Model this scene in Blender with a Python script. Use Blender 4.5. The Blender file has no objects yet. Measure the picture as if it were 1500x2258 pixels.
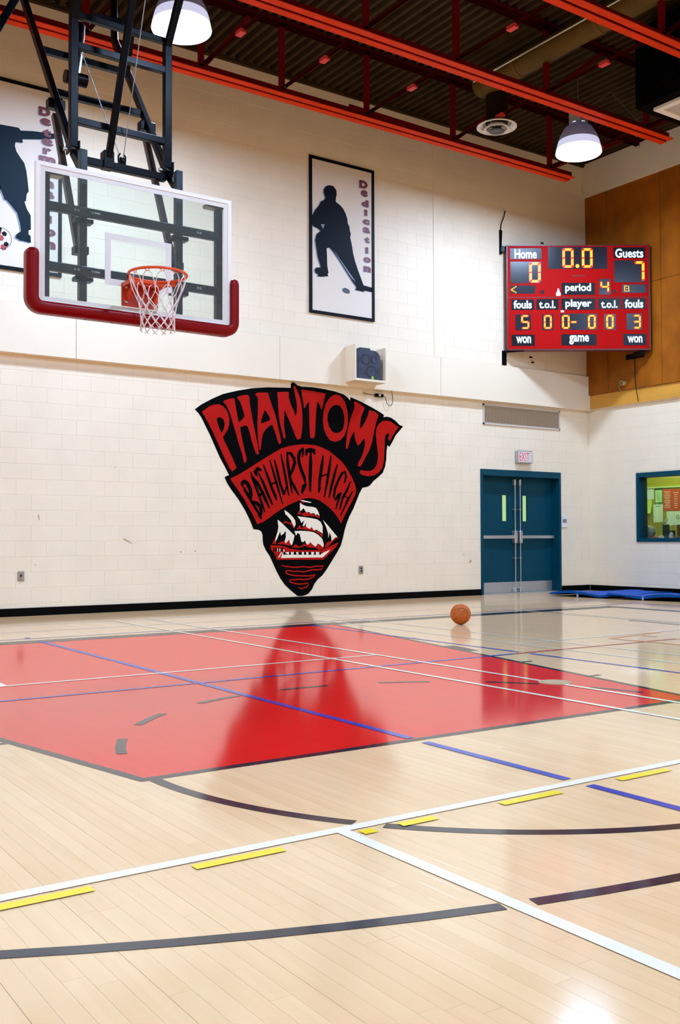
import bpy, math, random
from mathutils import Vector, Matrix
from mathutils.geometry import tessellate_polygon

random.seed(7)
SC = bpy.context.scene
COL = SC.collection

# ------------------------------------------------------------------ camera
YAW, PITCH, ROLL = 0.5993, 0.0267, -0.0030
CAM = Vector((-14.8487, -13.2240, 1.0029))
fwd = Vector((math.sin(YAW)*math.cos(PITCH), math.cos(YAW)*math.cos(PITCH), math.sin(PITCH)))
r0 = Vector((math.cos(YAW), -math.sin(YAW), 0.0)); u0 = r0.cross(fwd)
rgt = r0*math.cos(ROLL) + u0*math.sin(ROLL); upv = u0*math.cos(ROLL) - r0*math.sin(ROLL)
cam_data = bpy.data.cameras.new('camera')
cam_data.sensor_fit = 'VERTICAL'; cam_data.sensor_height = 36.0; cam_data.sensor_width = 24.0
cam_data.lens = 2206.76*36.0/2258.0
cam_data.clip_start = 0.05; cam_data.clip_end = 200
cam = bpy.data.objects.new('camera', cam_data); COL.objects.link(cam)
m = Matrix((( rgt.x, upv.x, -fwd.x, CAM.x), (rgt.y, upv.y, -fwd.y, CAM.y), (rgt.z, upv.z, -fwd.z, CAM.z), (0,0,0,1)))
cam.matrix_world = m
SC.camera = cam

# ------------------------------------------------------------------ world, exposure
w = bpy.data.worlds.new('world'); SC.world = w; w.use_nodes = True
w.node_tree.nodes['Background'].inputs[0].default_value = (0.02, 0.02, 0.02, 1)
w.node_tree.nodes['Background'].inputs[1].default_value = 1.0
SC.view_settings.view_transform = 'Standard'
SC.view_settings.look = 'None'
SC.view_settings.gamma = 1.0
SC.view_settings.use_curve_mapping = False
SC.view_settings.exposure = 0.0
LAMP_POWER = 200.0            # watts of light from each ceiling lamp
LAMP_COL = (0.70, 1.02, 1.56)  # cool metal-halide light
SC.cycles.use_denoising = True; SC.cycles.use_light_tree = False
SC.cycles.use_adaptive_sampling = True; SC.cycles.adaptive_threshold = 0.012
SC.cycles.max_bounces = 6; SC.cycles.diffuse_bounces = 4; SC.cycles.glossy_bounces = 3
SC.cycles.transmission_bounces = 3; SC.cycles.transparent_max_bounces = 10
SC.cycles.sample_clamp_indirect = 6.0
SC.cycles.caustics_reflective = False; SC.cycles.caustics_refractive = False

# ------------------------------------------------------------------ materials
MATS = {}
def mat(name, col, rough=0.5, metal=0.0, spec=0.5, noise=0.0, nscale=6.0, bump=0.0, bscale=60.0, emis=None, estr=0.0, coat=0.0, stretch=None):
    if name in MATS: return MATS[name]
    M = bpy.data.materials.new(name); M.use_nodes = True
    nt = M.node_tree; b = nt.nodes['Principled BSDF']
    b.inputs['Base Color'].default_value = (*col, 1); b.inputs['Roughness'].default_value = rough
    b.inputs['Metallic'].default_value = metal; b.inputs['Specular IOR Level'].default_value = spec
    b.inputs['Coat Weight'].default_value = coat; b.inputs['Coat Roughness'].default_value = 0.1
    if emis: b.inputs['Emission Color'].default_value = (*emis, 1); b.inputs['Emission Strength'].default_value = estr; M.cycles.emission_sampling = 'NONE'   # small glows; the lamps carry the light
    if noise or bump:
        g = nt.nodes.new('ShaderNodeNewGeometry'); src = g.outputs['Position']
        if stretch:
            mp = nt.nodes.new('ShaderNodeMapping'); mp.inputs['Scale'].default_value = stretch
            nt.links.new(src, mp.inputs['Vector']); src = mp.outputs['Vector']
    if noise:
        n = nt.nodes.new('ShaderNodeTexNoise'); n.inputs['Scale'].default_value = nscale; n.inputs['Detail'].default_value = 4
        nt.links.new(src, n.inputs['Vector'])
        mr = nt.nodes.new('ShaderNodeMapRange'); mr.inputs['From Min'].default_value = 0.3; mr.inputs['From Max'].default_value = 0.7
        mr.inputs['To Min'].default_value = 1-noise; mr.inputs['To Max'].default_value = 1+noise
        nt.links.new(n.outputs['Fac'], mr.inputs['Value'])
        mx = nt.nodes.new('ShaderNodeMix'); mx.data_type = 'RGBA'; mx.blend_type = 'MULTIPLY'; mx.inputs['Factor'].default_value = 1
        mx.inputs['A'].default_value = (*col, 1)
        nt.links.new(mr.outputs['Result'], mx.inputs['B']); nt.links.new(mx.outputs['Result'], b.inputs['Base Color'])
    if bump:
        n2 = nt.nodes.new('ShaderNodeTexNoise'); n2.inputs['Scale'].default_value = bscale; n2.inputs['Detail'].default_value = 3
        nt.links.new(src, n2.inputs['Vector'])
        bp = nt.nodes.new('ShaderNodeBump'); bp.inputs['Strength'].default_value = bump; bp.inputs['Distance'].default_value = 0.01
        nt.links.new(n2.outputs['Fac'], bp.inputs['Height']); nt.links.new(bp.outputs['Normal'], b.inputs['Normal'])
    MATS[name] = M
    return M

WALL_COL = (0.88, 0.75, 0.555)
PAINT = mat('painted_block', WALL_COL, 0.55, noise=0.03, nscale=2.2, bump=0.10, bscale=30)
PLASTER = mat('painted_plaster', WALL_COL, 0.5, noise=0.02, nscale=1.5)
BEAM = mat('painted_drywall', (0.80, 0.72, 0.58), 0.6, noise=0.04, nscale=2)
BLACK_RUBBER = mat('black_rubber', (0.002, 0.002, 0.002), 0.45, spec=0.04)
TEAL = mat('teal_paint', (0.0, 0.050, 0.080), 0.45, spec=0.15, noise=0.05, nscale=5)
WOODP = mat('panel_wood', (0.30, 0.085, 0.003), 0.4, spec=0.2, noise=0.22, nscale=3.5, stretch=(1, 1, 0.7), bump=0.1, bscale=120)
WOODB = mat('beam_wood', (0.66, 0.31, 0.035), 0.4, noise=0.12, nscale=4, stretch=(1, .3, 1))
DECK = mat('deck_metal', (0.040, 0.023, 0.008), 0.7, spec=0.1, noise=0.25, nscale=3)
TRUSS_SHADE = mat('shaded_red_steel', (0.15, 0.002, 0.004), 0.6, spec=0.05)  # same truss paint as the flanges, with the shade on the webs coloured in
TOPCH = mat('deep_shade_red_steel', (0.035, 0.001, 0.001), 0.7, spec=0.03)  # darkness under the roof deck painted into the top chords and braces
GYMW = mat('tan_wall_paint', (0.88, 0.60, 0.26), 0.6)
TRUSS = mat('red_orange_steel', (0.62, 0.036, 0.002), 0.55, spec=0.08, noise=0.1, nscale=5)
DUCT = mat('duct_metal', (0.11, 0.062, 0.010), 0.55, spec=0.12, noise=0.15, nscale=4)
BLACKP = mat('black_steel', (0.002, 0.0025, 0.0045), 0.28, spec=0.09)
STEELB = mat('dark_blue_steel', (0.022, 0.036, 0.040), 0.4, spec=0.25, noise=0.3, nscale=7)
WHITEF = mat('white_frame', (0.84, 0.77, 0.68), 0.4)
PAD = mat('maroon_pad', (0.20, 0.001, 0.003), 0.3, spec=0.15)
ORANGE = mat('orange_steel', (0.75, 0.075, 0.01), 0.3)
ROPE = mat('net_cord', (0.80, 0.70, 0.64), 0.8)
CHROME = mat('brushed_steel', (0.62, 0.62, 0.60), 0.35, metal=0.85)
ZINC = mat('zinc_bracket', (0.35, 0.31, 0.22), 0.4, metal=0.6)
CABLE = mat('steel_cable', (0.35, 0.33, 0.32), 0.4, metal=0.7)
MBLACK = mat('mural_black', (0.0012, 0.0012, 0.0014), 0.5, spec=0.03)
MRED = mat('mural_red', (0.42, 0.005, 0.0022), 0.5, spec=0.1, noise=0.06, nscale=8)
MWHITE = mat('mural_white', (0.86, 0.75, 0.58), 0.5)

def floor_mat(name, col_a, col_b, rough=0.095, paint=False, var=1.0, cap=0.42):
    M = bpy.data.materials.new(name); M.use_nodes = True
    nt = M.node_tree; N = nt.nodes; L = nt.links; b = N['Principled BSDF']
    g = N.new('ShaderNodeNewGeometry'); oi = N.new('ShaderNodeObjectInfo')
    ad = N.new('ShaderNodeMath'); ad.operation = 'ADD'
    L.new(g.outputs['Random Per Island'], ad.inputs[0]); L.new(oi.outputs['Random'], ad.inputs[1])
    fr = N.new('ShaderNodeMath'); fr.operation = 'FRACT'; L.new(ad.outputs[0], fr.inputs[0])
    mp = N.new('ShaderNodeMapping'); mp.inputs['Scale'].default_value = (26, 1.6, 1)
    L.new(g.outputs['Position'], mp.inputs['Vector'])
    # shift the grain from plank to plank
    cb = N.new('ShaderNodeCombineXYZ'); ml = N.new('ShaderNodeMath'); ml.operation = 'MULTIPLY'; ml.inputs[1].default_value = 37.0
    L.new(fr.outputs[0], ml.inputs[0]); L.new(ml.outputs[0], cb.inputs['Z']); L.new(cb.outputs[0], mp.inputs['Location'])
    n1 = N.new('ShaderNodeTexNoise'); n1.inputs['Scale'].default_value = 1.0; n1.inputs['Detail'].default_value = 2; n1.inputs['Distortion'].default_value = 0.6
    L.new(mp.outputs[0], n1.inputs['Vector'])
    s1 = N.new('ShaderNodeMath'); s1.operation = 'MULTIPLY_ADD'; s1.inputs[1].default_value = 0.9*var; s1.inputs[2].default_value = -0.22*var
    L.new(n1.outputs['Fac'], s1.inputs[0])
    s2 = N.new('ShaderNodeMath'); s2.operation = 'MULTIPLY_ADD'; s2.inputs[1].default_value = 0.45*var if not paint else 0.0
    L.new(fr.outputs[0], s2.inputs[0]); L.new(s1.outputs[0], s2.inputs[2])
    mx = N.new('ShaderNodeMix'); mx.data_type = 'RGBA'; mx.clamp_factor = True
    mx.inputs['A'].default_value = (*col_a, 1); mx.inputs['B'].default_value = (*col_b, 1)
    L.new(s2.outputs[0], mx.inputs['Factor'])
    last = mx.outputs['Result']
    # varnished surface: diffuse wood or paint under a clear glossy coat that reflects more at grazing angles
    N.remove(b)
    df = N.new('ShaderNodeBsdfDiffuse'); L.new(last, df.inputs['Color'])
    gl = N.new('ShaderNodeBsdfAnisotropic'); gl.inputs['Color'].default_value = (0.97,0.97,0.97,1)
    n4 = N.new('ShaderNodeTexNoise'); n4.inputs['Scale'].default_value = 1.0; n4.inputs['Detail'].default_value = 1
    mp4 = N.new('ShaderNodeMapping'); mp4.inputs['Scale'].default_value = (7, 1.5, 1)
    L.new(g.outputs['Position'], mp4.inputs['Vector']); L.new(mp4.outputs[0], n4.inputs['Vector'])
    mr = N.new('ShaderNodeMapRange'); mr.inputs['To Min'].default_value = rough*0.85; mr.inputs['To Max'].default_value = rough*1.2
    L.new(n4.outputs['Fac'], mr.inputs['Value']); L.new(mr.outputs['Result'], gl.inputs['Roughness'])
    fr2 = N.new('ShaderNodeFresnel'); fr2.inputs['IOR'].default_value = 1.5
    mn = N.new('ShaderNodeMath'); mn.operation = 'MINIMUM'; mn.inputs[1].default_value = cap; L.new(fr2.outputs[0], mn.inputs[0])
    ms = N.new('ShaderNodeMixShader'); L.new(mn.outputs[0], ms.inputs[0]); L.new(df.outputs[0], ms.inputs[1]); L.new(gl.outputs[0], ms.inputs[2])
    L.new(ms.outputs[0], N['Material Output'].inputs['Surface'])
    MATS[name] = M
    return M
MAPLE = floor_mat('maple_boards', (0.88, 0.565, 0.295), (0.74, 0.42, 0.185), var=0.62, cap=0.60)
KEYRED = floor_mat('key_red_paint', (0.80, 0.014, 0.010), (0.62, 0.010, 0.007), paint=True, var=0.8)
LWHITE = floor_mat('line_white', (0.91, 0.785, 0.585), (0.86, 0.735, 0.545), paint=True, var=0.5, cap=0.60)
LBLUE = floor_mat('line_blue', (0.006, 0.055, 0.36), (0.005, 0.045, 0.32), paint=True, var=0.5)
LBLACK = floor_mat('line_black', (0.020, 0.022, 0.030), (0.012, 0.014, 0.02), paint=True, var=0.5)
LYELLOW = floor_mat('line_yellow', (0.92, 0.66, 0.0), (0.85, 0.6, 0.0), paint=True, var=0.5)
LREDT = floor_mat('line_red', (0.50, 0.05, 0.03), (0.42, 0.04, 0.02), paint=True, var=0.5)
LORANGE = floor_mat('line_orange', (0.80, 0.30, 0.08), (0.7, 0.26, 0.06), paint=True, var=0.5)

# ------------------------------------------------------------------ mesh helpers
ORG = {}
class MB:
    def __init__(s): s.v = []; s.f = []; s.sm = []
    def add(s, vs, fs, smooth=False):
        o = len(s.v); s.v += [Vector(p) for p in vs]
        for f in fs: s.f.append([i+o for i in f]); s.sm.append(smooth)
        return s
    def box(s, a, b, ch=0.0):
        x0, y0, z0 = [min(p, q) for p, q in zip(a, b)]; x1, y1, z1 = [max(p, q) for p, q in zip(a, b)]
        if not ch:
            s.add([(x0,y0,z0),(x1,y0,z0),(x1,y1,z0),(x0,y1,z0),(x0,y0,z1),(x1,y0,z1),(x1,y1,z1),(x0,y1,z1)],
                  [(0,3,2,1),(4,5,6,7),(0,1,5,4),(1,2,6,5),(2,3,7,6),(3,0,4,7)])
        else:
            s.bevbox(((x0+x1)/2,(y0+y1)/2,(z0+z1)/2), (x1-x0,y1-y0,z1-z0), ch)
        return s
    def bevbox(s, c, d, ch, M=None):
        hx, hy, hz = d[0]/2, d[1]/2, d[2]/2; vs = []; idx = {}
        for sx in (-1,1):
            for sy in (-1,1):
                for sz in (-1,1):
                    for k in range(3):
                        p = [sx*(hx-ch), sy*(hy-ch), sz*(hz-ch)]; p[k] += (sx,sy,sz)[k]*ch
                        idx[(sx,sy,sz,k)] = len(vs)
                        q = Vector(p)
                        if M is not None: q = M @ q
                        vs.append(q + Vector(c))
        fs = []
        def F(*k): fs.append([idx[i] for i in k])
        for k in range(3):
            for sg in (-1,1):
                o = [(a,b) for a,b in ((-1,-1),(1,-1),(1,1),(-1,1))]
                f = []
                for a,b in o:
                    t = [0,0,0]; t[k] = sg; t[(k+1)%3] = a; t[(k+2)%3] = b
                    f.append((*t,k))
                if sg < 0: f.reverse()
                F(*f)
        for k in range(3):
            i, j = (k+1)%3, (k+2)%3
            for a in (-1,1):
                for b in (-1,1):
                    t0 = [0,0,0]; t1 = [0,0,0]; t0[k] = -1; t1[k] = 1
                    for t in (t0,t1): t[i] = a; t[j] = b
                    f = [(*t0,i),(*t1,i),(*t1,j),(*t0,j)]
                    if a*b < 0: f.reverse()
                    F(*f)
        for sx in (-1,1):
            for sy in (-1,1):
                for sz in (-1,1):
                    f = [(sx,sy,sz,0),(sx,sy,sz,1),(sx,sy,sz,2)]
                    if sx*sy*sz < 0: f.reverse()
                    F(*f)
        s.add(vs, fs); return s
    def bar(s, p0, p1, w, h=None, up=(0,0,1), ch=0.0):
        """square bar from p0 to p1, w across, h along the up side"""
        h = w if h is None else h
        p0 = Vector(p0); p1 = Vector(p1); d = p1-p0; ln = d.length; d.normalize()
        up = Vector(up)
        if abs(d.dot(up)) > 0.98: up = Vector((0,1,0)) if abs(d.y) < 0.9 else Vector((1,0,0))
        sd = d.cross(up).normalized(); u = sd.cross(d).normalized()
        M = Matrix((sd, d, u)).transposed()
        c = (p0+p1)/2
        if ch: s.bevbox(c, (w, ln, h), ch, M)
        else:
            vs = []
            for e in (-.5,.5):
                for a,b in ((-.5,-.5),(.5,-.5),(.5,.5),(-.5,.5)): vs.append(c + d*ln*e + sd*w*a + u*h*b)
            s.add(vs, [(0,1,2,3),(7,6,5,4),(0,4,5,1),(1,5,6,2),(2,6,7,3),(3,7,4,0)])
        return s
    def tube(s, pts, r, n=8, closed=False, caps=True, smooth=True):
        pts = [Vector(p) for p in pts]; k = len(pts); rs = r if isinstance(r, (list,tuple)) else [r]*k
        ring = []; prev = None
        for i,p in enumerate(pts):
            if closed: t = pts[(i+1)%k]-pts[i-1]
            else: t = pts[min(i+1,k-1)]-pts[max(i-1,0)]
            t.normalize()
            if prev is None:
                a = Vector((0,0,1)) if abs(t.z) < 0.9 else Vector((1,0,0))
                nx = t.cross(a).normalized()
            else:
                nx = prev - t*prev.dot(t)
                nx = nx.normalized() if nx.length > 1e-6 else t.orthogonal().normalized()
            prev = nx; ny = t.cross(nx)
            ring.append([p + (nx*math.cos(2*math.pi*j/n) + ny*math.sin(2*math.pi*j/n))*rs[i] for j in range(n)])
        vs = [q for R in ring for q in R]; fs = []
        for i in range(k if closed else k-1):
            a = i*n; b = ((i+1)%k)*n
            for j in range(n): fs.append((a+j, a+(j+1)%n, b+(j+1)%n, b+j))
        s.add(vs, fs, smooth)
        if caps and not closed:
            s.add(ring[0], [tuple(reversed(range(n)))]); s.add(ring[-1], [tuple(range(n))])
        return s
    def lathe(s, c, prof, n=32, axis=(0,0,1), smooth=True, cap0=False, cap1=False):
        c = Vector(c); ax = Vector(axis).normalized(); e1 = ax.orthogonal().normalized(); e2 = ax.cross(e1)
        vs = []; fs = []
        for r,h in prof:
            for j in range(n):
                a = 2*math.pi*j/n; vs.append(c + ax*h + (e1*math.cos(a)+e2*math.sin(a))*r)
        for i in range(len(prof)-1):
            for j in range(n): fs.append((i*n+j, i*n+(j+1)%n, (i+1)*n+(j+1)%n, (i+1)*n+j))
        s.add(vs, fs, smooth)
        if cap0: s.add(vs[:n], [tuple(reversed(range(n)))])
        if cap1: s.add(vs[-n:], [tuple(range(n))])
        return s
    def poly(s, loops, fn):
        """filled flat shape from outline loops (first outer, others holes); fn maps 2D to 3D"""
        L3 = [[Vector((a,b,0)) for a,b in lp] for lp in loops]
        tris = tessellate_polygon(L3)
        flat = [p for lp in L3 for p in lp]
        s.add([fn(p.x,p.y) for p in flat], [tuple(t) for t in tris]); return s
    def slab(s, lp, fn0, fn1):
        """one outline with thickness between two mapped planes"""
        L3 = [[Vector((a,b,0)) for a,b in lp]]; tris = tessellate_polygon(L3); k = len(lp)
        s.add([fn0(a,b) for a,b in lp], [tuple(t) for t in tris]); s.add([fn1(a,b) for a,b in lp], [tuple(reversed(t)) for t in tris])
        s.add([fn0(a,b) for a,b in lp]+[fn1(a,b) for a,b in lp], [(i,(i+1)%k,k+(i+1)%k,k+i) for i in range(k)]); return s
    def ribbon(s, pts, wd, fn, taper=True):
        k = len(pts); P = [Vector(q) for q in pts]; lf = []; rt = []
        for i in range(k):
            t = (P[min(i+1,k-1)]-P[max(i-1,0)]).normalized(); n = Vector((-t.y,t.x))
            h = wd/2
            if taper and i in (0,k-1): h *= 0.45
            lf.append(P[i]+n*h); rt.append(P[i]-n*h)
        vs = [fn(q.x,q.y) for q in lf+rt]
        s.add(vs, [(i,i+1,k+i+1,k+i) for i in range(k-1)]); return s
    def data(s, name, org=Vector((0,0,0))):
        me = bpy.data.meshes.new(name); me.from_pydata([tuple(p-org) for p in s.v], [], s.f); me.update()
        me.polygons.foreach_set('use_smooth', s.sm)
        return me
    def build(s, name, material, parent=None, label=None):
        org = ORG[parent.name] if parent else Vector((0,0,0))
        o = bpy.data.objects.new(name, s.data(name, org)); COL.objects.link(o)
        o.data.materials.append(material)
        if parent: o.parent = parent; ORG[o.name] = org
        else: ORG[o.name] = Vector((0,0,0))
        if label: o['label'] = label
        return o
def thing(name, loc, label, cat, group=None, kind=None):
    o = bpy.data.objects.new(name, None); COL.objects.link(o); o.location = loc; ORG[o.name] = Vector(loc)
    o.empty_display_size = 0.1
    return tag(o, label, cat, group, kind)
def tag(o, label=None, cat=None, group=None, kind=None):
    if label: o['label'] = label
    if cat: o['category'] = cat
    if group: o['group'] = group
    if kind: o['kind'] = kind
    return o
def link_copy(src, loc, parent, rz=0.0):
    """another object that shares src's mesh; loc is in world coordinates"""
    c = src.copy(); COL.objects.link(c); c.parent = parent
    c.location = Vector(loc) - (ORG[parent.name] if parent else Vector((0,0,0))); c.rotation_euler = (0,0,rz)
    return c
_tc = {}
def text_mesh(body, bold=0.0):
    """outlines of a word as flat triangles, fitted to the unit square"""
    key = (body, bold)
    if key not in _tc:
        cu = bpy.data.curves.new('text', 'FONT'); cu.body = body; cu.offset = bold; cu.resolution_u = 3
        to = bpy.data.objects.new('text', cu); COL.objects.link(to)
        dg = bpy.context.evaluated_depsgraph_get()
        me = bpy.data.meshes.new_from_object(to.evaluated_get(dg))
        vs = [v.co.copy() for v in me.vertices]; fs = [tuple(p.vertices) for p in me.polygons]
        bpy.data.objects.remove(to); bpy.data.curves.remove(cu); bpy.data.meshes.remove(me)
        x0 = min(v.x for v in vs); x1 = max(v.x for v in vs); y0 = min(v.y for v in vs); y1 = max(v.y for v in vs)
        _tc[key] = ([((v.x-x0)/(x1-x0), (v.y-y0)/(y1-y0)) for v in vs], fs)
    return _tc[key]
def put_text(mb, body, box, fn, bold=0.0):
    """box = (u0, v0, u1, v1) in the surface's own metres; fn maps (u, v) to 3D"""
    vs, fs = text_mesh(body, bold); u0, v0, u1, v1 = box
    return mb.add([fn(u0+a*(u1-u0), v0+b*(v1-v0)) for a,b in vs], fs)

# ------------------------------------------------------------------ the room
XL, YF, ZD = -22.7, -24.0, 8.20          # far side wall, wall behind the camera, roof deck
# floor: sub-floor, then single boards
fl = MB(); fl.box((XL,YF,-0.30),(0.0,0.0,-0.014))
floor = fl.build('floor', mat('subfloor', (0.16,0.10,0.06), 0.8)); tag(floor, kind='structure')
tag(floor, 'glossy maple sports floor with painted court lines')
PW, PX0, PY0 = 0.057, -17.1, -14.6
def plank_verts(x0, x1, y0, y1, z0=-0.013, c=0.00012):
    return [(x0,y0,z0),(x1,y0,z0),(x1,y1,z0),(x0,y1,z0),(x0,y0,-c),(x1,y0,-c),(x1,y1,-c),(x0,y1,-c),
            (x0+c,y0+c,0),(x1-c,y0+c,0),(x1-c,y1-c,0),(x0+c,y1-c,0)]
PFACES = [(0,1,5,4),(1,2,6,5),(2,3,7,6),(3,0,4,7),(4,5,9,8),(5,6,10,9),(6,7,11,10),(7,4,8,11),(8,9,10,11)]
planks = []
rows = int(round(-PX0/PW))
for i in range(rows):
    x0 = PX0 + i*PW; x1 = x0 + PW
    y = PY0 - random.random()*0.8
    gap = 0.0005 if i % 5 else 0.0011
    while y < 0:
        ln = random.choice((0.45,0.6,0.75,0.9,1.1,1.3,1.5))*random.uniform(0.9,1.1)
        y2 = min(y+ln, 0.0)
        if y2 - y > 0.02 and y2 > PY0 + 0.02: planks.append((max(y,PY0), x0, x1-gap, y2-0.0006))
        y = y2
def in_view(p, mg=0.0):
    v = Vector(p)-CAM; d = v.dot(fwd)
    if d < 0.3: return False
    return abs(v.dot(rgt)/d) < (750+mg)/2206.8 and abs(v.dot(upv)/d) < (1129+mg)/2206.8
vis = []; rest = []
for pk in planks:
    c = ((pk[1]+pk[2])/2, (pk[0]+pk[3])/2, 0)
    (vis if in_view(c, 60) else rest).append((((Vector(c)-CAM).length), pk))
vis.sort(); near = vis[:300]; rest += vis[300:]
for d,(y0,x0,x1,y1) in near:
    cx, cy = (x0+x1)/2, (y0+y1)/2
    mb = MB().add([(a-cx,b-cy,c) for a,b,c in plank_verts(x0,x1,y0,y1)], PFACES)
    o = bpy.data.objects.new('plank', mb.data('plank')); COL.objects.link(o); o.data.materials.append(MAPLE)
    o.parent = floor; o.location = (cx,cy,0)
mb = MB()
for d,(y0,x0,x1,y1) in rest: mb.add(plank_verts(x0,x1,y0,y1), PFACES)
pf = mb.build('plank_field', MAPLE, floor); pf['kind'] = 'stuff'
mb = MB(); mb.box((XL,YF,-0.013),(PX0,0,0)); mb.box((PX0,YF,-0.013),(0,PY0,0))
pf = mb.build('floor_surround', MAPLE, floor); pf['kind'] = 'stuff'

# walls. back = the wall with the mural, right = the wall with the office window
UP = -0.06                                # the upper part of the back wall stands out this far
WX0 = -15.5                               # blocks are laid out as far as this along the back wall
DX0, DX1, DZ = -2.80, -0.78, 2.235        # door opening, outer edge of its frame
wb = MB()
wb.box((XL,0.004,0),(DX0+.01,0.35,3.45)); wb.box((DX1-.01,0.004,0),(0.3,0.35,3.45)); wb.box((DX0+.01,0.004,DZ-.01),(DX1-.01,0.35,3.45))
wb.box((XL,UP+0.004,3.44),(0.3,0.35,ZD+0.3))
wall_back = wb.build('wall_back', PAINT); tag(wall_back, 'cream painted block wall with the crest mural', kind='structure')
wr = MB()
WY0, WY1, WZ0, WZ1 = -1.145, -3.05, 0.93, 2.19   # office window, outer edge of its frame
wr.box((0.004,WY0-.01,0),(0.25,0.35,3.47)); wr.box((0.004,YF,0),(0.25,WY1+.01,3.47))
wr.box((0.004,WY1+.01,0),(0.25,WY0-.01,WZ0+.01)); wr.box((0.004,WY1+.01,WZ1-.01),(0.25,WY0-.01,3.47))
wr.box((-0.05,YF,3.46),(0.25,0.35,ZD+0.3))
wall_right = wr.build('wall_right', PAINT); tag(wall_right, 'white painted block wall with wood panelling above', kind='structure')
wl = MB().box((XL-0.25,YF,0),(XL,0.35,ZD+0.3)).build('wall_left', GYMW); tag(wl, kind='structure')
wf = MB().box((XL-0.25,YF-0.25,0),(0.25,YF,ZD+0.3)).build('wall_front', GYMW); tag(wf, kind='structure')

# single blocks on the two walls
BL, BH = 0.406, 0.205
def block_mesh(wd, ht, name):
    c = 0.0030; cx = 0.0011; x = wd/2-0.0004; z = ht/2-0.0016; d = 0.0026
    vs = [(-x,0.0,-z),(x,0.0,-z),(x,0.0,z),(-x,0.0,z),(-x+cx,-d,-z+c),(x-cx,-d,-z+c),(x-cx,-d,z-c),(-x+cx,-d,z-c)]
    return vs, [(4,5,6,7),(0,1,5,4),(1,2,6,5),(2,3,7,6),(3,0,4,7)]
courses = []
z = 0.158
lo = [(0.1,0.158)] + [(0.158+BH*k, 0.158+BH*(k+1)) for k in range(16)]
up = [(4.115+BH*k, 4.115+BH*(k+1)) for k in range(18)]
def clip_spans(spans, a, b):
    out = []
    for s,e in spans:
        if b <= s or a >= e: out.append((s,e)); continue
        if a-s > 0.03: out.append((s,a))
        if e-b > 0.03: out.append((b,e))
    return out
blocks_back = []
for part,rowsz,yy in (('lo',lo,0.0),('up',up,UP)):
    for k,(z0,z1) in enumerate(rowsz):
        off = (k%2)*BL/2
        x = 0.0 - off
        while x > WX0:
            s = [(max(x-BL,WX0), min(x,0.0))]; x -= BL
            if part == 'lo' and z0 < DZ: s = clip_spans(s, DX0, DX1) if z1 <= DZ+0.06 else s
            if part == 'up': s = clip_spans(s, -3.90, -3.69)
            for a,b in s:
                if b-a > 0.03: blocks_back.append((a,b,z0,min(z1,7.80),yy))
        if off:
            blocks_back.append((-off,0.0,z0,min(z1,7.80),yy)) if not any(abs(q[1])<1e-6 and q[2]==z0 and q[4]==yy for q in blocks_back) else None
sc_b = []
for bk in blocks_back:
    c = ((bk[0]+bk[1])/2, bk[4], (bk[2]+bk[3])/2)
    full = abs(bk[1]-bk[0]-BL) < 1e-4 and abs(bk[3]-bk[2]-BH) < 1e-4
    hidden = (-8.2 < c[0] < -4.7 and 0.7 < c[2] < 3.2) or (-6.4 < c[0] < -5.2 and 4.6 < c[2] < 7.0)
    sc_b.append((0 if (full and in_view(c) and not hidden) else 1, (Vector(c)-CAM).length, bk))
sc_b.sort(key=lambda t: (t[0], t[1]))
vs, fs = block_mesh(BL, BH, 'block'); bm0 = MB().add(vs, fs).data('block'); bm0.materials.append(PAINT)
for k,(a,d,bk) in enumerate(sc_b[:300]):
    o = bpy.data.objects.new('block', bm0); COL.objects.link(o); o.parent = wall_back
    o.location = ((bk[0]+bk[1])/2, bk[4]+0.004, (bk[2]+bk[3])/2)
mb = MB()
for a,d,bk in sc_b[300:]:
    vs, fs = block_mesh(bk[1]-bk[0], bk[3]-bk[2], '')
    c = Vector(((bk[0]+bk[1])/2, bk[4]+0.004, (bk[2]+bk[3])/2)); mb.add([Vector(v)+c for v in vs], fs)
o = mb.build('block_field', PAINT, wall_back); o['kind'] = 'stuff'
mbr = MB()
for k,(z0,z1) in enumerate(lo):
    y = 0.0 - ((k+1)%2)*BL/2
    first = True
    spans = [(y,0.0)] if y < 0 else []
    while y > -6.0: spans.append((y-BL,y)); y -= BL
    for a,b in spans:
        cut = clip_spans([(a,b)], WY1, WY0) if (z0 < WZ1-0.05 and z1 > WZ0+0.05) else [(a,b)]
        for s,e in cut:
            if e-s < 0.04: continue
            c = Vector((0.004, (s+e)/2, (z0+z1)/2))
            if abs(e-s-BL) < 1e-4 and abs(z1-z0-BH) < 1e-4 and in_view(c, 30):
                o = bpy.data.objects.new('block', bm0); COL.objects.link(o); o.parent = wall_right
                o.location = c; o.rotation_euler = (0,0,-math.pi/2)
            else:
                vs, fs = block_mesh(e-s, z1-z0, '')
                mbr.add([Vector((v[1],v[0],v[2]))+c for v in vs], [tuple(reversed(f)) for f in fs])
o = mbr.build('block_field', PAINT, wall_right); o['kind'] = 'stuff'

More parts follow.
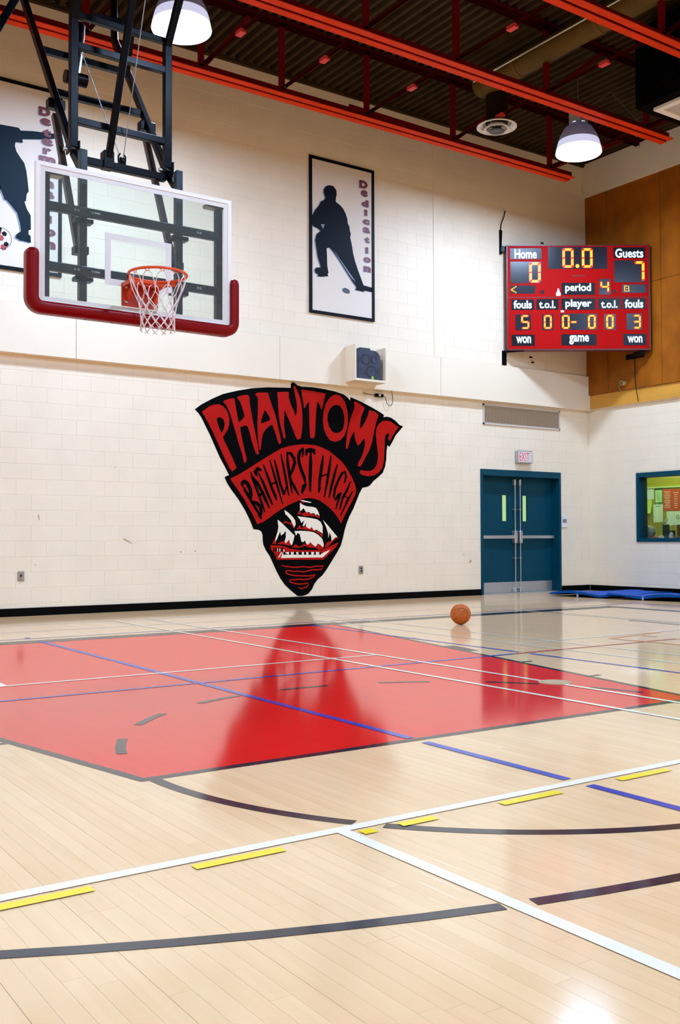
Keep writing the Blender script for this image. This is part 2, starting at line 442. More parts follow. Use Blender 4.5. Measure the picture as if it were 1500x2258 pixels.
# smooth band over the lower wall, pilaster, wall tops
t = MB()
xs = [0.0, -3.79, -7.0, -10.2, -13.4, -17.0, XL]
for a,b in zip(xs[:-1], xs[1:]): t.box((b+0.003,UP-0.052,3.445),(a-0.003,0.02,4.10))
tr = t.build('trim_1', PLASTER); tag(tr, 'smooth cream plaster band running across the block wall', kind='structure')
t = MB().box((-3.90,UP-0.008,4.115),(-3.69,UP+0.02,7.95)); tr = t.build('trim_2', PLASTER); tag(tr, 'narrow smooth pilaster strip on the upper block wall', kind='structure')
t = MB().box((XL,UP-0.002,7.86),(0,UP+0.02,ZD)); tr = t.build('trim_3', PLASTER); tag(tr, 'cream plaster strip under the roof deck', kind='structure')
# wood panelling and beams on the right wall
t = MB().box((-0.062,YF,3.472),(0.01,-0.002,3.735)); tr = t.build('trim_4', WOODB); tag(tr, 'golden brown wooden beam under the wall panelling', kind='structure')
t = MB().box((-0.16,YF,7.56),(0.01,UP-0.004,ZD)); tr = t.build('trim_5', BEAM); tag(tr, 'cream boxed beam above the wood panelling', kind='structure')
ys = [0.0,-0.59,-1.81,-3.03,-4.25,-5.47]
for a,b in zip(ys[:-1], ys[1:]):
    for z0,z1 in ((3.735,5.62),(5.62,7.565)):
        MB().box((-0.10,b+0.004,z0+0.003),(-0.05,min(a,UP)-0.004,z1-0.003),0.003).build('wood_panel', WOODP, wall_right)
o = MB().box((-0.098,YF,3.74),(-0.05,-5.47,7.56)).build('wood_panel', WOODP, wall_right)
# baseboards
def bboard(name, a, b, wall):
    mb = MB()
    if wall == 'back': mb.box((a,-0.012,0.0),(b,0.01,0.105)); mb.box((a,-0.030,0.0),(b,-0.012,0.012))
    elif wall == 'right': mb.box((-0.012,a,0.0),(0.01,b,0.105)); mb.box((-0.030,a,0.0),(-0.012,b,0.012))
    o = mb.build(name, BLACK_RUBBER); tag(o, kind='structure'); return o
bboard('baseboard_back', XL, DX0, 'back'); bboard('baseboard_back', DX1, 0.0, 'back'); bboard('baseboard_right', YF, -0.03, 'right')

# ceiling: ribbed roof deck
mb = MB(); per = 0.152; x = 0.0
prof = []
while x > -17.0:
    prof += [(x,ZD+0.075),(x-0.045,ZD+0.075),(x-0.070,ZD),(x-0.127,ZD)]; x -= per
k = len(prof); vs = [(a,0.0,b) for a,b in prof] + [(a,-16.0,b) for a,b in prof]
mb.add(vs, [(i,i+1,k+i+1,k+i) for i in range(k-1)])
mb.box((XL,YF,ZD+0.09),(0.0,0.0,ZD+0.2)); mb.box((XL,YF,ZD),(-17.0,0,ZD+0.09)); mb.box((-17.0,YF,ZD),(0,-16.0,ZD+0.09))
ceil = mb.build('ceiling', DECK); tag(ceil, 'dark brown ribbed metal roof deck', kind='structure')
mb = MB().box((-17,-0.12,ZD-0.05),(-0.16,UP,ZD+0.02)); tr = mb.build('trim_6', DECK); tag(tr, 'dark closing angle where the roof deck meets the wall', kind='structure')

# ------------------------------------------------------------------ court markings (paint on the floor)
ZP = 0.0008
def quad(mb, pts, z): mb.add([(a,b,z) for a,b in pts], [tuple(range(len(pts)))])
ZK = [0]
def mark(name, material, segs, wd, z=ZP, label=None):
    mb = MB(); ZK[0] += 1; z += 0.00004*ZK[0]          # coats of paint lie one over the other
    for (x0,y0,x1,y1) in segs:
        d = Vector((x1-x0,y1-y0)).normalized(); n = Vector((-d.y,d.x))*wd/2
        quad(mb, [(x0-n.x,y0-n.y),(x1-n.x,y1-n.y),(x1+n.x,y1+n.y),(x0+n.x,y0+n.y)], z)
    return mb.build(name, material, floor, label)
def arc_mark(name, material, c, r, wd, spans, z=ZP, label=None):
    mb = MB(); ZK[0] += 1; z += 0.00004*ZK[0]
    for a0,a1 in spans:
        n = max(2,int(abs(a1-a0)/2.0)); vs = []
        for i in range(n+1):
            a = math.radians(a0+(a1-a0)*i/n)
            for q in (r-wd/2, r+wd/2): vs.append((c[0]+q*math.cos(a), c[1]+q*math.sin(a), z))
        mb.add(vs, [(2*i,2*i+1,2*i+3,2*i+2) for i in range(n)])
    return mb.build(name, material, floor, label)
KX, KY0, KY1, KH0, KH1 = -11.318, -3.40, -9.29, 3.06, 1.845
mb = MB(); quad(mb, [(KX-KH1,KY1),(KX+KH1,KY1),(KX+KH0,KY0),(KX-KH0,KY0)], ZP*0.6); mb.build('key_area', KEYRED, floor, 'red painted free throw key')
mark('key_outline', LBLACK, [(KX-KH0,KY0,KX-KH1,KY1),(KX+KH1,KY1,KX+KH0,KY0)], 0.05, label='black line down the sides of the red key')
mark('key_outline', LBLACK, [(KX-KH1-.02,KY1,KX+KH1+.02,KY1)], 0.055, label='black free throw line')
def kx(y, s): f = (y-KY0)/(KY1-KY0); return KX + s*(KH0+(KH1-KH0)*f)
for y,s in ((-5.28,1),(-7.34,1),(-8.22,1),(-8.2,-1),(-7.3,-1)):
    mark('lane_tick', LBLACK, [(kx(y,s),y,kx(y,s)+s*0.13,y)], 0.045)
mark('lane_block', LBLACK, [(kx(-6.05,1)+.07,-6.05,kx(-6.5,1)+.07,-6.5)], 0.14)
mark('lane_block', LBLACK, [(kx(-6.05,-1)-.07,-6.05,kx(-6.5,-1)-.07,-6.5)], 0.14)
mark('court_boundary', LBLACK, [(-19.3,-3.385,-3.24,-3.385)], 0.26, label='wide dark end line of the court')
mark('court_boundary', LBLACK, [(-3.335,-3.255,-3.335,-16)], 0.19, label='wide dark side line of the court')
# free throw circle: solid half towards the camera, dashed half inside the key
hits = [math.degrees(math.asin((10.355-9.29+q)/1.8)) for q in (-0.045,0.045)]
arc_mark('free_throw_arc', LBLACK, (KX,-9.29), 1.80, 0.055, [(-hits[0],0),(-180+hits[1],-hits[1]),(-180,-180+hits[0])], label='black half circle in front of the red key')
for a0 in (10,33,57,80.5,103,127,150.5): arc_mark('free_throw_dash', LBLACK, (KX,-9.29), 1.80, 0.05, [(a0+1,a0+12.5)], z=ZP*1.3)
ca = math.degrees(math.asin(1.555/6.27)); cb = math.degrees(math.asin(1.50/6.27))
arc_mark('three_point_arc', LBLACK, (-11.34,-5.135), 6.27, 0.05, [(-180,-90-ca-.35),(-90-cb+.0,0)], label='black three point arc')
# volleyball lines (blue), badminton lines (white), and the rest
mark('court_line', LBLUE, [(-11.712,-3.40,-11.712,-9.25),(-11.712,-9.37,-11.712,-10.30),(-11.712,-10.42,-11.712,-16),(-11.712,-2.93,-11.712,-3.02)], 0.05, z=ZP*1.6, label='thick blue line running through the red key')
mark('court_line', LBLUE, [(-16.5,-6.885,-8.70,-6.885)], 0.042, z=ZP*1.6, label='thin blue line across the red key')
mark('court_line', LREDT, [(-8.69,-6.885,-6.478,-6.885),(-6.478,-6.906,-6.478,-15)], 0.04, z=ZP*1.6, label='thin red line turning a corner')
mark('court_line', LBLUE, [(-8.57,-3.42,-8.57,-6.82),(-8.57,-6.96,-8.57,-15)], 0.04, z=ZP*1.4)
mark('court_line', LBLUE, [(-17,-3.07,-2.45,-3.07),(-2.45,-3.088,-2.45,-15)], 0.035)
mark('court_line', LWHITE, [(-12.895,-10.36,-12.895,-16)], 0.052, z=ZP*1.8, label='thick white line running towards the camera')
mark('court_line', LWHITE, [(-17,-10.355,-9.70,-10.355)], 0.052, z=ZP*1.8, label='thick white line across the foreground')
mark('court_line', LWHITE, [(-12.87,-6.255,-12.87,-1.5)], 0.045, z=ZP*1.8)
mark('court_line', LWHITE, [(-16.2,-6.25,-9.70,-6.25)], 0.04, z=ZP*1.8, label='white line across the far part of the red key')
mark('court_line', LWHITE, [(-10.175,-1.45,-10.175,-16)], 0.042, z=ZP*2.0, label='nearer of two white lines running through the red key')
mark('court_line', LWHITE, [(-9.705,-1.45,-9.705,-16)], 0.042, z=ZP*2.0, label='farther of two white lines running through the red key')
mark('court_line', LWHITE, [(-8.085,-1.45,-8.085,-16)], 0.042)
mark('court_line', LWHITE, [(-7.625,-1.45,-7.625,-16)], 0.042)
mark('court_line', LWHITE, [(-8.10,-6.29,-1.7,-6.29)], 0.04)
mark('court_line', LWHITE, [(-4.94,-1.45,-4.94,-6.29)], 0.04, z=ZP*1.8)
mark('court_line', LBLACK, [(-4.885,-3.52,-4.885,-6.2)], 0.03)
mark('court_line', LWHITE, [(-16,-2.25,-1.7,-2.25)], 0.04); mark('court_line', LWHITE, [(-16,-1.45,-1.7,-1.45)], 0.04)
mark('court_line', LORANGE, [(-6.98,-6.47,-6.03,-6.33)], 0.05); mark('court_line', LORANGE, [(-6.98,-6.47,-6.90,-7.6)], 0.05)
mark('court_line', LREDT, [(-6.49,-6.47,-6.465,-6.64)], 0.03)
for x0,x1 in ((-14.70,-14.44),(-14.12,-13.803),(-13.483,-13.165),(-12.852,-12.798),(-12.688,-12.528),(-12.207,-11.894),(-11.547,-11.226),(-10.93,-10.61)):
    mark('dash_line', LYELLOW, [(x0,-10.428,x1,-10.428)], 0.046, z=ZP*1.8)
mark('scuff_mark', mat('grey_mark', (0.18,0.17,0.16), 0.4), [(-11.05,-7.0,-10.95,-7.03)], 0.004)
# brass cover plate let into the floor
o = MB().lathe((-9.675,-8.30,0.002), [(0.0,0.0048),(0.085,0.0032),(0.088,0.0030),(0.088,0.0024),(0.115,0.0024),(0.118,0.0)], 36).build('floor_plate', mat('floor_plate_metal', (0.42,0.28,0.15), 0.6, spec=0.1, noise=0.1, nscale=20))
tag(o, 'round tan cover plate let into the red key', 'floor plate')

# ------------------------------------------------------------------ double door
door = thing('door_1', ((DX0+DX1)/2,0,0), 'teal double door with steel push bars under the exit sign', None, kind='structure')
f = 0.052; LY = 0.165
mb = MB()
mb.box((DX0,-0.018,0),(DX0+f,LY+0.05,DZ)); mb.box((DX1-f,-0.018,0),(DX1,LY+0.05,DZ)); mb.box((DX0+f,-0.018,DZ-0.112),(DX1-f,LY+0.05,DZ))
mb.box((DX1-f-0.016,0.10,0),(DX1-f,LY,DZ-0.112)); mb.box((DX0+f,0.10,0),(DX0+f+0.016,LY,DZ-0.112))
mb.build('door_frame', TEAL, door)
LIME = mat('lit_corridor_glass', (0.10,0.13,0.06), 0.15, emis=(0.42,0.66,0.28), estr=0.95)
def leaf(x0, x1, gx0, gx1, rod, side):
    mb = MB(); z0, z1 = 0.012, DZ-0.116; g0, g1 = 1.316, 1.79
    mb.box((x0,LY,z0),(gx0,LY+0.045,z1)); mb.box((gx1,LY,z0),(x1,LY+0.045,z1)); mb.box((gx0,LY,z0),(gx1,LY+0.045,g0)); mb.box((gx0,LY,g1),(gx1,LY+0.045,z1))
    lf = mb.build('door_leaf', TEAL, door)
    mb = MB()
    for a,b,c,d in ((gx0-0.025,gx0,g0-0.025,g1+0.025),(gx1,gx1+0.025,g0-0.025,g1+0.025)): mb.box((a,LY-0.006,c),(b,LY+0.004,d))
    mb.box((gx0,LY-0.006,g0-0.025),(gx1,LY+0.004,g0)); mb.box((gx0,LY-0.006,g1),(gx1,LY+0.004,g1+0.025)); mb.build('window_trim', TEAL, lf)
    MB().box((gx0,LY+0.03,g0),(gx1,LY+0.036,g1)).build('window_pane', LIME, lf, 'narrow pane lit yellow green from behind')
    MB().box((x0+0.006,LY-0.003,0.015),(x1-0.006,LY,0.205)).build('kick_plate', CHROME, lf, 'brushed steel kick plate')
    yb = LY-0.07
    mb = MB().box((x0+0.02,yb-0.012,0.995),(x1-0.012,yb+0.022,1.055),0.005)
    h0, h1 = (x0+0.33, x1-0.05) if side < 0 else (x0+0.05, x1-0.32)
    mb.box((h0,yb-0.030,1.0),(h1,yb-0.012,1.05),0.004)
    for a in (x0+0.05, x1-0.06): mb.box((a-0.03,yb+0.02,1.0),(a+0.03,LY,1.05))
    mb.build('push_bar', CHROME, lf, 'horizontal steel push bar')
    mb = MB().tube([(rod,yb,0.06),(rod,yb,2.0)],0.009,8); mb.build('vertical_rod', CHROME, lf)
    mb = MB().box((rod-0.035,yb-0.035,0.91),(rod+0.035,LY,1.14),0.012); mb.build('latch_case', CHROME, lf)
    mb = MB().box((rod-0.018,yb-0.012,1.97),(rod+0.022,LY-0.001,2.085),0.008); mb.build('top_latch', CHROME, lf)
    mb = MB().box((rod-0.025,yb-0.012,0.015),(rod+0.028,LY-0.004,0.10),0.008); mb.build('bottom_latch', CHROME, lf)
    for z in (0.64,1.53): MB().box((rod-0.022,yb-0.012,z-0.012),(rod+0.012,LY-0.001,z+0.012)).build('rod_guide', CHROME, lf)
leaf(DX0+f+0.018, -1.797, -2.125, -1.998, -1.865, -1)
leaf(-1.791, DX1-f-0.018, -1.610, -1.490, -1.735, 1)
MB().box((DX0+f,0.0,0.0),(DX1-f,LY+0.05,0.012)).build('threshold', CHROME, door)
# wall behind the door openings
o = MB().box((DX0-0.3,0.40,0),(DX1+0.3,0.45,DZ+0.3)).build('wall_corridor', mat('corridor_paint', (0.5,0.5,0.35), 0.7)); tag(o, kind='structure')

# exit sign
ex = thing('exit_sign', (-1.78,0,2.365), 'wire caged box sign with red EXIT letters above the teal door', 'exit sign')
MB().box((-1.955,-0.085,2.375),(-1.605,-0.004,2.588),0.004).build('case', mat('exit_grey', (0.45,0.43,0.42), 0.5), ex)
MB().box((-1.94,-0.089,2.388),(-1.62,-0.085,2.576)).build('face', mat('exit_face', (0.75,0.72,0.72), 0.4, emis=(1,.9,.9), estr=0.15), ex)
mb = MB(); put_text(mb,'EXIT',(-1.925,2.408,-1.675,2.56),lambda u,v:(u,-0.0905,v),0.0)
mb.build('letters', mat('exit_red', (0.75,0.01,0.03), 0.4, emis=(1,0.02,0.06), estr=0.35), ex)
mb = MB()
for i in range(9): x = -1.962+0.364*i/8; mb.tube([(x,-0.005,2.367),(x,-0.102,2.367),(x,-0.102,2.596),(x,-0.005,2.596)],0.0022,4,smooth=False)
for i in range(6): z = 2.367+0.229*i/5; mb.tube([(-1.962,-0.005,z),(-1.962,-0.102,z),(-1.598,-0.102,z),(-1.598,-0.005,z)],0.0022,4,smooth=False)
mb.build('wire_guard', mat('guard_wire', (0.42,0.41,0.40), 0.4, metal=0.5), ex)

# air grille over the door
vg = thing('air_grille', (-1.76,0,3.03), 'long beige louvred air grille on the wall above the exit sign', 'air grille')
GX0, GX1, GZ0, GZ1 = -2.735, -0.79, 3.035, 3.40
mb = MB(); b = 0.028
mb.box((GX0,-0.02,GZ0),(GX1,0.0,GZ0+b)); mb.box((GX0,-0.02,GZ1-b),(GX1,0.0,GZ1)); mb.box((GX0,-0.02,GZ0),(GX0+b,0.0,GZ1)); mb.box((GX1-b,-0.02,GZ0),(GX1,0.0,GZ1))
GRILLE = mat('grille_beige', (0.52,0.42,0.30), 0.5); mb.build('frame', mat('grille_frame', (0.60,0.54,0.46), 0.5), vg)
MB().box((GX0+b,-0.004,GZ0+b),(GX1-b,-0.001,GZ1-b)).build('backing', mat('grille_dark', (0.13,0.105,0.075), 0.8), vg)
sl = None; nsl = 15
for i in range(nsl):
    z = GZ0+b+(GZ1-GZ0-2*b)*(i+0.5)/nsl
    if sl is None:
        sl = MB().bar((GX0+b,-0.011,0.0),(GX1-b,-0.011,0.0),0.003,0.017,up=(0,-0.6,0.8)).build('louvre', GRILLE, vg)
        sl.location = (0,0,z); base_louvre = sl
    else: c = link_copy(base_louvre, (0,0,0), vg); c.location = (0,0,z)
for i in range(1,24): x = GX0+b+(GX1-GX0-2*b)*i/24; MB().box((x-0.003,-0.006,GZ0+b),(x+0.003,-0.003,GZ1-b)).build('divider', GRILLE, vg)

# switch plate beside the door
sp = thing('switch_plate', (-0.70,0,1.22), 'white triple switch plate beside the teal door', 'switch')
MB().box((-0.772,-0.022,1.205),(-0.62,-0.003,1.425),0.004).build('plate', mat('switch_white', (0.82,0.78,0.72), 0.4), sp)
for x in (-0.735,-0.697,-0.66): MB().box((x-0.008,-0.028,1.29),(x+0.008,-0.022,1.36)).build('toggle', mat('switch_dark', (0.05,0.03,0.02), 0.4), sp)
# outlets
def outlet(x, z, label, holes):
    t = thing('wall_outlet', (x,0,z), label, 'outlet')
    MB().box((x-0.042,-0.014,z-0.062),(x+0.042,-0.003,z+0.062),0.003).build('plate', mat('outlet_metal', (0.32,0.27,0.22), 0.4, metal=0.4, noise=0.2, nscale=30), t)
    for dz,r in holes: MB().lathe((x,-0.014,z+dz), [(0.0,0.003),(r,0.003),(r,0.0)], 14, axis=(0,-1,0)).build('socket', BLACK_RUBBER, t)
outlet(-10.893, 0.525, 'dull metal outlet plate with a single hole, low on the wall at far left', [(0.005,0.013)])
outlet(-5.41, 0.50, 'dull metal outlet plate with two dark sockets, right of the mural tip', [(0.022,0.014),(-0.022,0.014)])

# ------------------------------------------------------------------ office window and the room behind it
win = thing('window_1', (0,(WY0+WY1)/2,WZ0), 'teal framed office window in the right wall', None, kind='structure')
mb = MB(); f = 0.06
def wbox(y0,y1,z0,z1,x0=-0.02,x1=0.22): mb.box((x0,y0,z0),(x1,y1,z1))
wbox(WY0-f,WY0,WZ0,WZ1); wbox(WY1,WY1+f,WZ0,WZ1); wbox(WY1+f,WY0-f,WZ0,WZ0+0.068); wbox(WY1+f,WY0-f,WZ1-0.085,WZ1)
mb.build('window_frame', TEAL, win)
GLASS = bpy.data.materials.new('clear_glass'); GLASS.use_nodes = True
def thin_glass(M, veil, tint):
    nt = M.node_tree; N = nt.nodes; L = nt.links; N.remove(N['Principled BSDF'])
    tr = N.new('ShaderNodeBsdfTransparent'); tr.inputs[0].default_value = (*tint,1)
    gl = N.new('ShaderNodeBsdfGlossy'); gl.inputs['Roughness'].default_value = 0.02
    fr = N.new('ShaderNodeFresnel'); fr.inputs[0].default_value = 1.45
    mx = N.new('ShaderNodeMixShader'); L.new(fr.outputs[0], mx.inputs[0]); L.new(tr.outputs[0], mx.inputs[1]); L.new(gl.outputs[0], mx.inputs[2])
    df = N.new('ShaderNodeBsdfDiffuse'); df.inputs[0].default_value = (0.8,0.85,0.83,1)
    m2 = N.new('ShaderNodeMixShader'); m2.inputs[0].default_value = veil; L.new(mx.outputs[0], m2.inputs[1]); L.new(df.outputs[0], m2.inputs[2])
    L.new(m2.outputs[0], N['Material Output'].inputs['Surface'])
thin_glass(GLASS, 0.006, (0.96,0.98,0.96))
MB().box((0.098,WY1+f,WZ0+0.068),(0.102,WY0-f,WZ1-0.085)).build('window_pane', GLASS, win)
# office shell
OLIVE = mat('olive_board', (0.42,0.36,0.02), 0.8, noise=0.05, nscale=8)
OX = 1.62
mb = MB(); mb.box((OX,-4.2,0.5),(OX+0.1,0.6,3.0)); o = mb.build('wall_office_back', OLIVE); tag(o, 'olive pinboard wall inside the office', kind='structure')
mb = MB(); mb.box((0.255,0.45,0.5),(OX,0.55,3.0)); mb.box((0.255,-4.2,0.5),(OX,-4.1,3.0)); o = mb.build('wall_office_side', mat('office_paint', (0.50,0.55,0.35), 0.8)); tag(o, kind='structure')
o = MB().box((0.255,-4.2,2.75),(OX,0.6,2.85)).build('ceiling_office', mat('office_ceiling', (0.7,0.72,0.65), 0.8)); tag(o, kind='structure')
o = MB().box((0.255,-4.2,0.4),(OX,0.6,0.5)).build('floor_office', mat('office_floor', (0.3,0.3,0.28), 0.6)); tag(o, kind='structure')
ol = thing('office_lamp', (0.9,-1.2,2.68), 'greenish white fluorescent fitting inside the office, hidden above the window', 'lamp')
MB().box((0.55,-2.4,2.70),(1.25,0.0,2.745),0.01).build('housing', WHITEF, ol)
ld = bpy.data.lights.new('office_light','AREA'); ld.shape = 'RECTANGLE'; ld.size = 0.6; ld.size_y = 2.2; ld.energy = 27; ld.color = (0.72,1.0,0.58)
lo_ = bpy.data.objects.new('office_light', ld); COL.objects.link(lo_); lo_.parent = ol; lo_.location = (0,0,0.0)
cnt = thing('office_counter', (0.5,-1.8,0.5), 'teal counter inside the office under the window', 'counter')
MB().box((0.26,-4.05,0.955),(0.80,0.40,0.998),0.004).build('top', TEAL, cnt); MB().box((0.30,-4.0,0.5),(0.78,0.35,0.955)).build('cabinet', TEAL, cnt)
PAPW = mat('paper_white', (0.80,0.88,0.84), 0.8); PAPG = mat('paper_green', (0.55,0.80,0.45), 0.8); PAPY = mat('paper_lime', (0.65,0.85,0.18), 0.8)
PAPR = mat('paper_red', (0.72,0.10,0.03), 0.8); GRNF = mat('green_backing', (0.10,0.22,0.04), 0.8); PRN = mat('print_grey', (0.25,0.33,0.33), 0.8)
def sheet(label, y0, y1, z0, z1, material, print_mat=None, lines=(), curl=0.0, back=None):
    t = thing('notice_sheet', (OX,(y0+y1)/2,z0), label, 'paper'); mb = MB(); n = 6; vs = []
    for i in range(n+1):
        q = i/n; x = OX-0.006-curl*q*q
        for yy in (y0,y1): vs.append((x, yy, z1+(z0-z1)*q))
    k = len(vs); vs += [(a+0.002,b,c) for a,b,c in vs]
    fs = [(2*i,2*i+1,2*i+3,2*i+2) for i in range(n)] + [(k+2*i+2,k+2*i+3,k+2*i+1,k+2*i) for i in range(n)]
    fs += [(2*i,2*i+2,k+2*i+2,k+2*i) for i in range(n)] + [(2*i+3,2*i+1,k+2*i+1,k+2*i+3) for i in range(n)]
    mb.add(vs, fs); mb.build('sheet', material, t)
    if lines:
        mb = MB()
        for (a,b,z,h) in lines: mb.box((OX-0.0085-curl*((z1-z)/(z1-z0))**2,y0+(y1-y0)*a,z),(OX-0.0075-curl*((z1-z)/(z1-z0))**2,y0+(y1-y0)*b,z+h))
        mb.build('print', print_mat, t)
    if back: MB().box((OX-0.004,min(y0,y1)-0.02,z0-0.05),(OX-0.001,max(y0,y1)+0.02,z1+0.045)).build('backing', back, t)
    return t
sheet('pale sheet with a faint diagonal stroke, top left on the office pinboard', -0.06,-0.255,1.772,2.004,PAPW,PRN,[(0.1,0.8,1.93,0.006)])
sheet('curling lime yellow sheet below the pale sheet on the office pinboard', -0.05,-0.205,1.49,1.765,PAPY,curl=0.05)
sheet('light green notice on a dark green backing on the office pinboard', -0.289,-0.450,1.709,1.948,PAPG,GRNF,[(0.25,0.75,1.90-0.03*i,0.005) for i in range(6)],back=GRNF)
sheet('large white notice with a blue heading in the middle of the office pinboard', -0.241,-0.465,1.311,1.668,PAPW,mat('print_cyan',(0.05,0.35,0.40),0.8),[(0.2,0.78,1.625,0.012)])
PW2 = mat('print_white', (0.9,0.75,0.65), 0.8)
sheet('left one of two red printed posters on the office pinboard', -0.480,-0.675,1.535,1.965,PAPR,PW2,[(0.15+0.12*(i%3==1),0.85-0.12*(i%3==1),1.90-0.034*i,0.011) for i in range(10)])
sheet('right one of two red printed posters on the office pinboard', -0.680,-0.875,1.535,1.955,mat('paper_red_b',(0.66,0.085,0.02),0.8),PW2,[(0.3-0.12*(i==0),0.7+0.12*(i==0),1.88-0.042*i,0.010) for i in range(8)])
sheet('plain white sheet low on the office pinboard', -0.557,-0.735,1.246,1.524,PAPW)
sheet('white sheet with a round grey emblem low on the office pinboard', -0.740,-0.90,1.246,1.521,PAPW,PRN,[(0.35,0.65,1.44,0.01),(0.3,0.42,1.37,0.07),(0.58,0.7,1.37,0.07),(0.35,0.65,1.36,0.01),(0.44,0.56,1.31,0.02)])
o = MB().box((OX-0.03,-3.0,1.99),(OX,0.45,2.02)).build('pinboard_rail', mat('rail_green', (0.55,0.68,0.35), 0.6)); tag(o, 'pale green rail along the top of the office pinboard', 'rail')
# things on the office counter
def uv_ball(c, r, nu=28, nv=18):
    mb = MB(); prof = [(r*math.sin(math.pi*i/nv), -r*math.cos(math.pi*i/nv)) for i in range(nv+1)]
    return mb.lathe(c, prof, nu)
vb = thing('volleyball', (0.36,-1.135,0.998), 'pale grey volleyball on the office counter behind the glass', 'ball')
uv_ball((0.36,-1.135,1.114),0.116).build('skin', mat('volleyball_skin', (0.42,0.44,0.36), 0.6, noise=0.35, nscale=14), vb)
mb = MB()
for k in range(3):
    ax = Vector(((1,0.2,0.1),(0.1,1,0.3),(0.2,0.1,1))[k]).normalized(); e1 = ax.orthogonal().normalized(); e2 = ax.cross(e1)
    for h in (-0.35,0.35): q = math.sqrt(1-h*h); mb.tube([Vector((0.36,-1.135,1.114))+(ax*h+(e1*math.cos(a)+e2*math.sin(a))*q)*0.1155 for a in [2*math.pi*i/36 for i in range(36)]],0.0022,5,closed=True)
mb.build('seam', mat('volleyball_seam', (0.12,0.13,0.11), 0.7), vb)
MB().lathe((0.285,-1.16,1.205), [(0,0.004),(0.012,0.004),(0.012,-0.01)],10,axis=(-0.6,0,0.8)).build('red_dot', mat('dot_red',(0.5,0.01,0.01),0.5), vb)
def trophy(label, y, x, w, zt, body, cup, top):
    t = thing('trophy', (x,y,0.998), label, 'trophy')
    MB().box((x-w*0.7,y-w*0.7,0.998),(x+w*0.7,y+w*0.7,1.028),0.004).build('base', mat('trophy_base',(0.02,0.015,0.012),0.3), t)
    MB().box((x-w*0.45,y-w*0.45,1.028),(x+w*0.45,y+w*0.45,zt),0.004).build('column', body, t)
    MB().lathe((x,y,zt), [(0.03,0),(0.03,0.006),(0.006,0.012),(0.006,0.03),(0.012,0.04),(0.014,0.06),(0.007,0.075),(0.011,0.088),(0.009,0.10),(0,0.105)],14).build('figure', cup, t)
    mb = MB(); mb.tube([(x,y-0.012,zt+0.055),(x,y-0.04,zt+0.09),(x,y-0.03,zt+0.12)],0.005,6); mb.tube([(x,y+0.012,zt+0.055),(x,y+0.035,zt+0.075)],0.005,6); mb.build('arm', cup, t)
    return t
GOLD = mat('trophy_gold', (0.75,0.5,0.12), 0.3, metal=0.8); SILV = mat('trophy_silver', (0.85,0.85,0.8), 0.3, metal=0.3)
trophy('tall dark green column trophy with a pale figure, on the office counter', -1.45, 0.43, 0.10, 1.245, mat('trophy_green',(0.02,0.05,0.015),0.3), SILV, None)
trophy('short black and gold trophy right of the tall green one', -1.60, 0.42, 0.085, 1.135, mat('trophy_black',(0.02,0.012,0.015),0.3), GOLD, None)
t = thing('plaque', (0.40,-1.742,0.998), 'upright brown wooden plaque at the right end of the office counter', 'plaque')
MB().box((0.385,-1.767,1.02),(0.415,-1.717,1.24),0.004).build('board', mat('plaque_wood',(0.22,0.08,0.02),0.5), t); MB().box((0.34,-1.79,0.998),(0.46,-1.69,1.02),0.004).build('foot', mat('plaque_foot',(0.3,0.2,0.1),0.5), t)
def cloth(name, label, cat, c, r, h, col, sd):
    rr = random.Random(sd); mb = MB(); n = 16; prof = []; vs = []; fs = []; m_ = 6
    for i in range(m_+1):
        a = math.pi/2*i/m_
        for j in range(n):
            q = 1+0.28*rr.uniform(-1,1)*(i<m_)
            vs.append((c[0]+r[0]*math.cos(a)*q*math.cos(2*math.pi*j/n), c[1]+r[1]*math.cos(a)*q*math.sin(2*math.pi*j/n), c[2]+h*math.sin(a)*(1+0.2*rr.uniform(-1,1)*(0<i<m_))))
    for i in range(m_):
        for j in range(n): fs.append((i*n+j,i*n+(j+1)%n,(i+1)*n+(j+1)%n,(i+1)*n+j))
    mb.add(vs, fs, True); o = mb.build(name, mat('cloth_'+label.split()[1]+str(sd), col, 0.8)); tag(o, label, cat); return o
cloth('crumpled_cloth','crumpled orange red cloth right of the volleyball','cloth',(0.295,-1.325,0.998),(0.035,0.045),0.05,(0.8,0.16,0.02),3)
cloth('crumpled_cloth','small red bundle left of the volleyball','cloth',(0.29,-0.965,0.998),(0.02,0.025),0.045,(0.55,0.02,0.01),4)
cloth('crumpled_cloth','crumpled white paper heap in front of the tall trophy','paper heap',(0.285,-1.46,0.998),(0.03,0.055),0.045,(0.85,0.85,0.8),5)
cloth('crumpled_cloth','crumpled white cloth between the black trophy and the plaque','cloth',(0.29,-1.67,0.998),(0.03,0.04),0.10,(0.80,0.85,0.82),6)
t = thing('gift_bag', (0.58,-1.34,0.998), 'bright lime and teal bag standing behind the volleyball', 'bag')
MB().box((0.54,-1.40,0.998),(0.62,-1.28,1.23),0.01).build('bag_body', mat('bag_lime',(0.45,0.75,0.10),0.5,noise=0.5,nscale=9), t)
MB().tube([(0.56,-1.37,1.23),(0.55,-1.37,1.27),(0.55,-1.33,1.285),(0.55,-1.30,1.26),(0.56,-1.30,1.23)],0.004,6).build('handle', mat('bag_teal',(0.02,0.2,0.35),0.5), t)

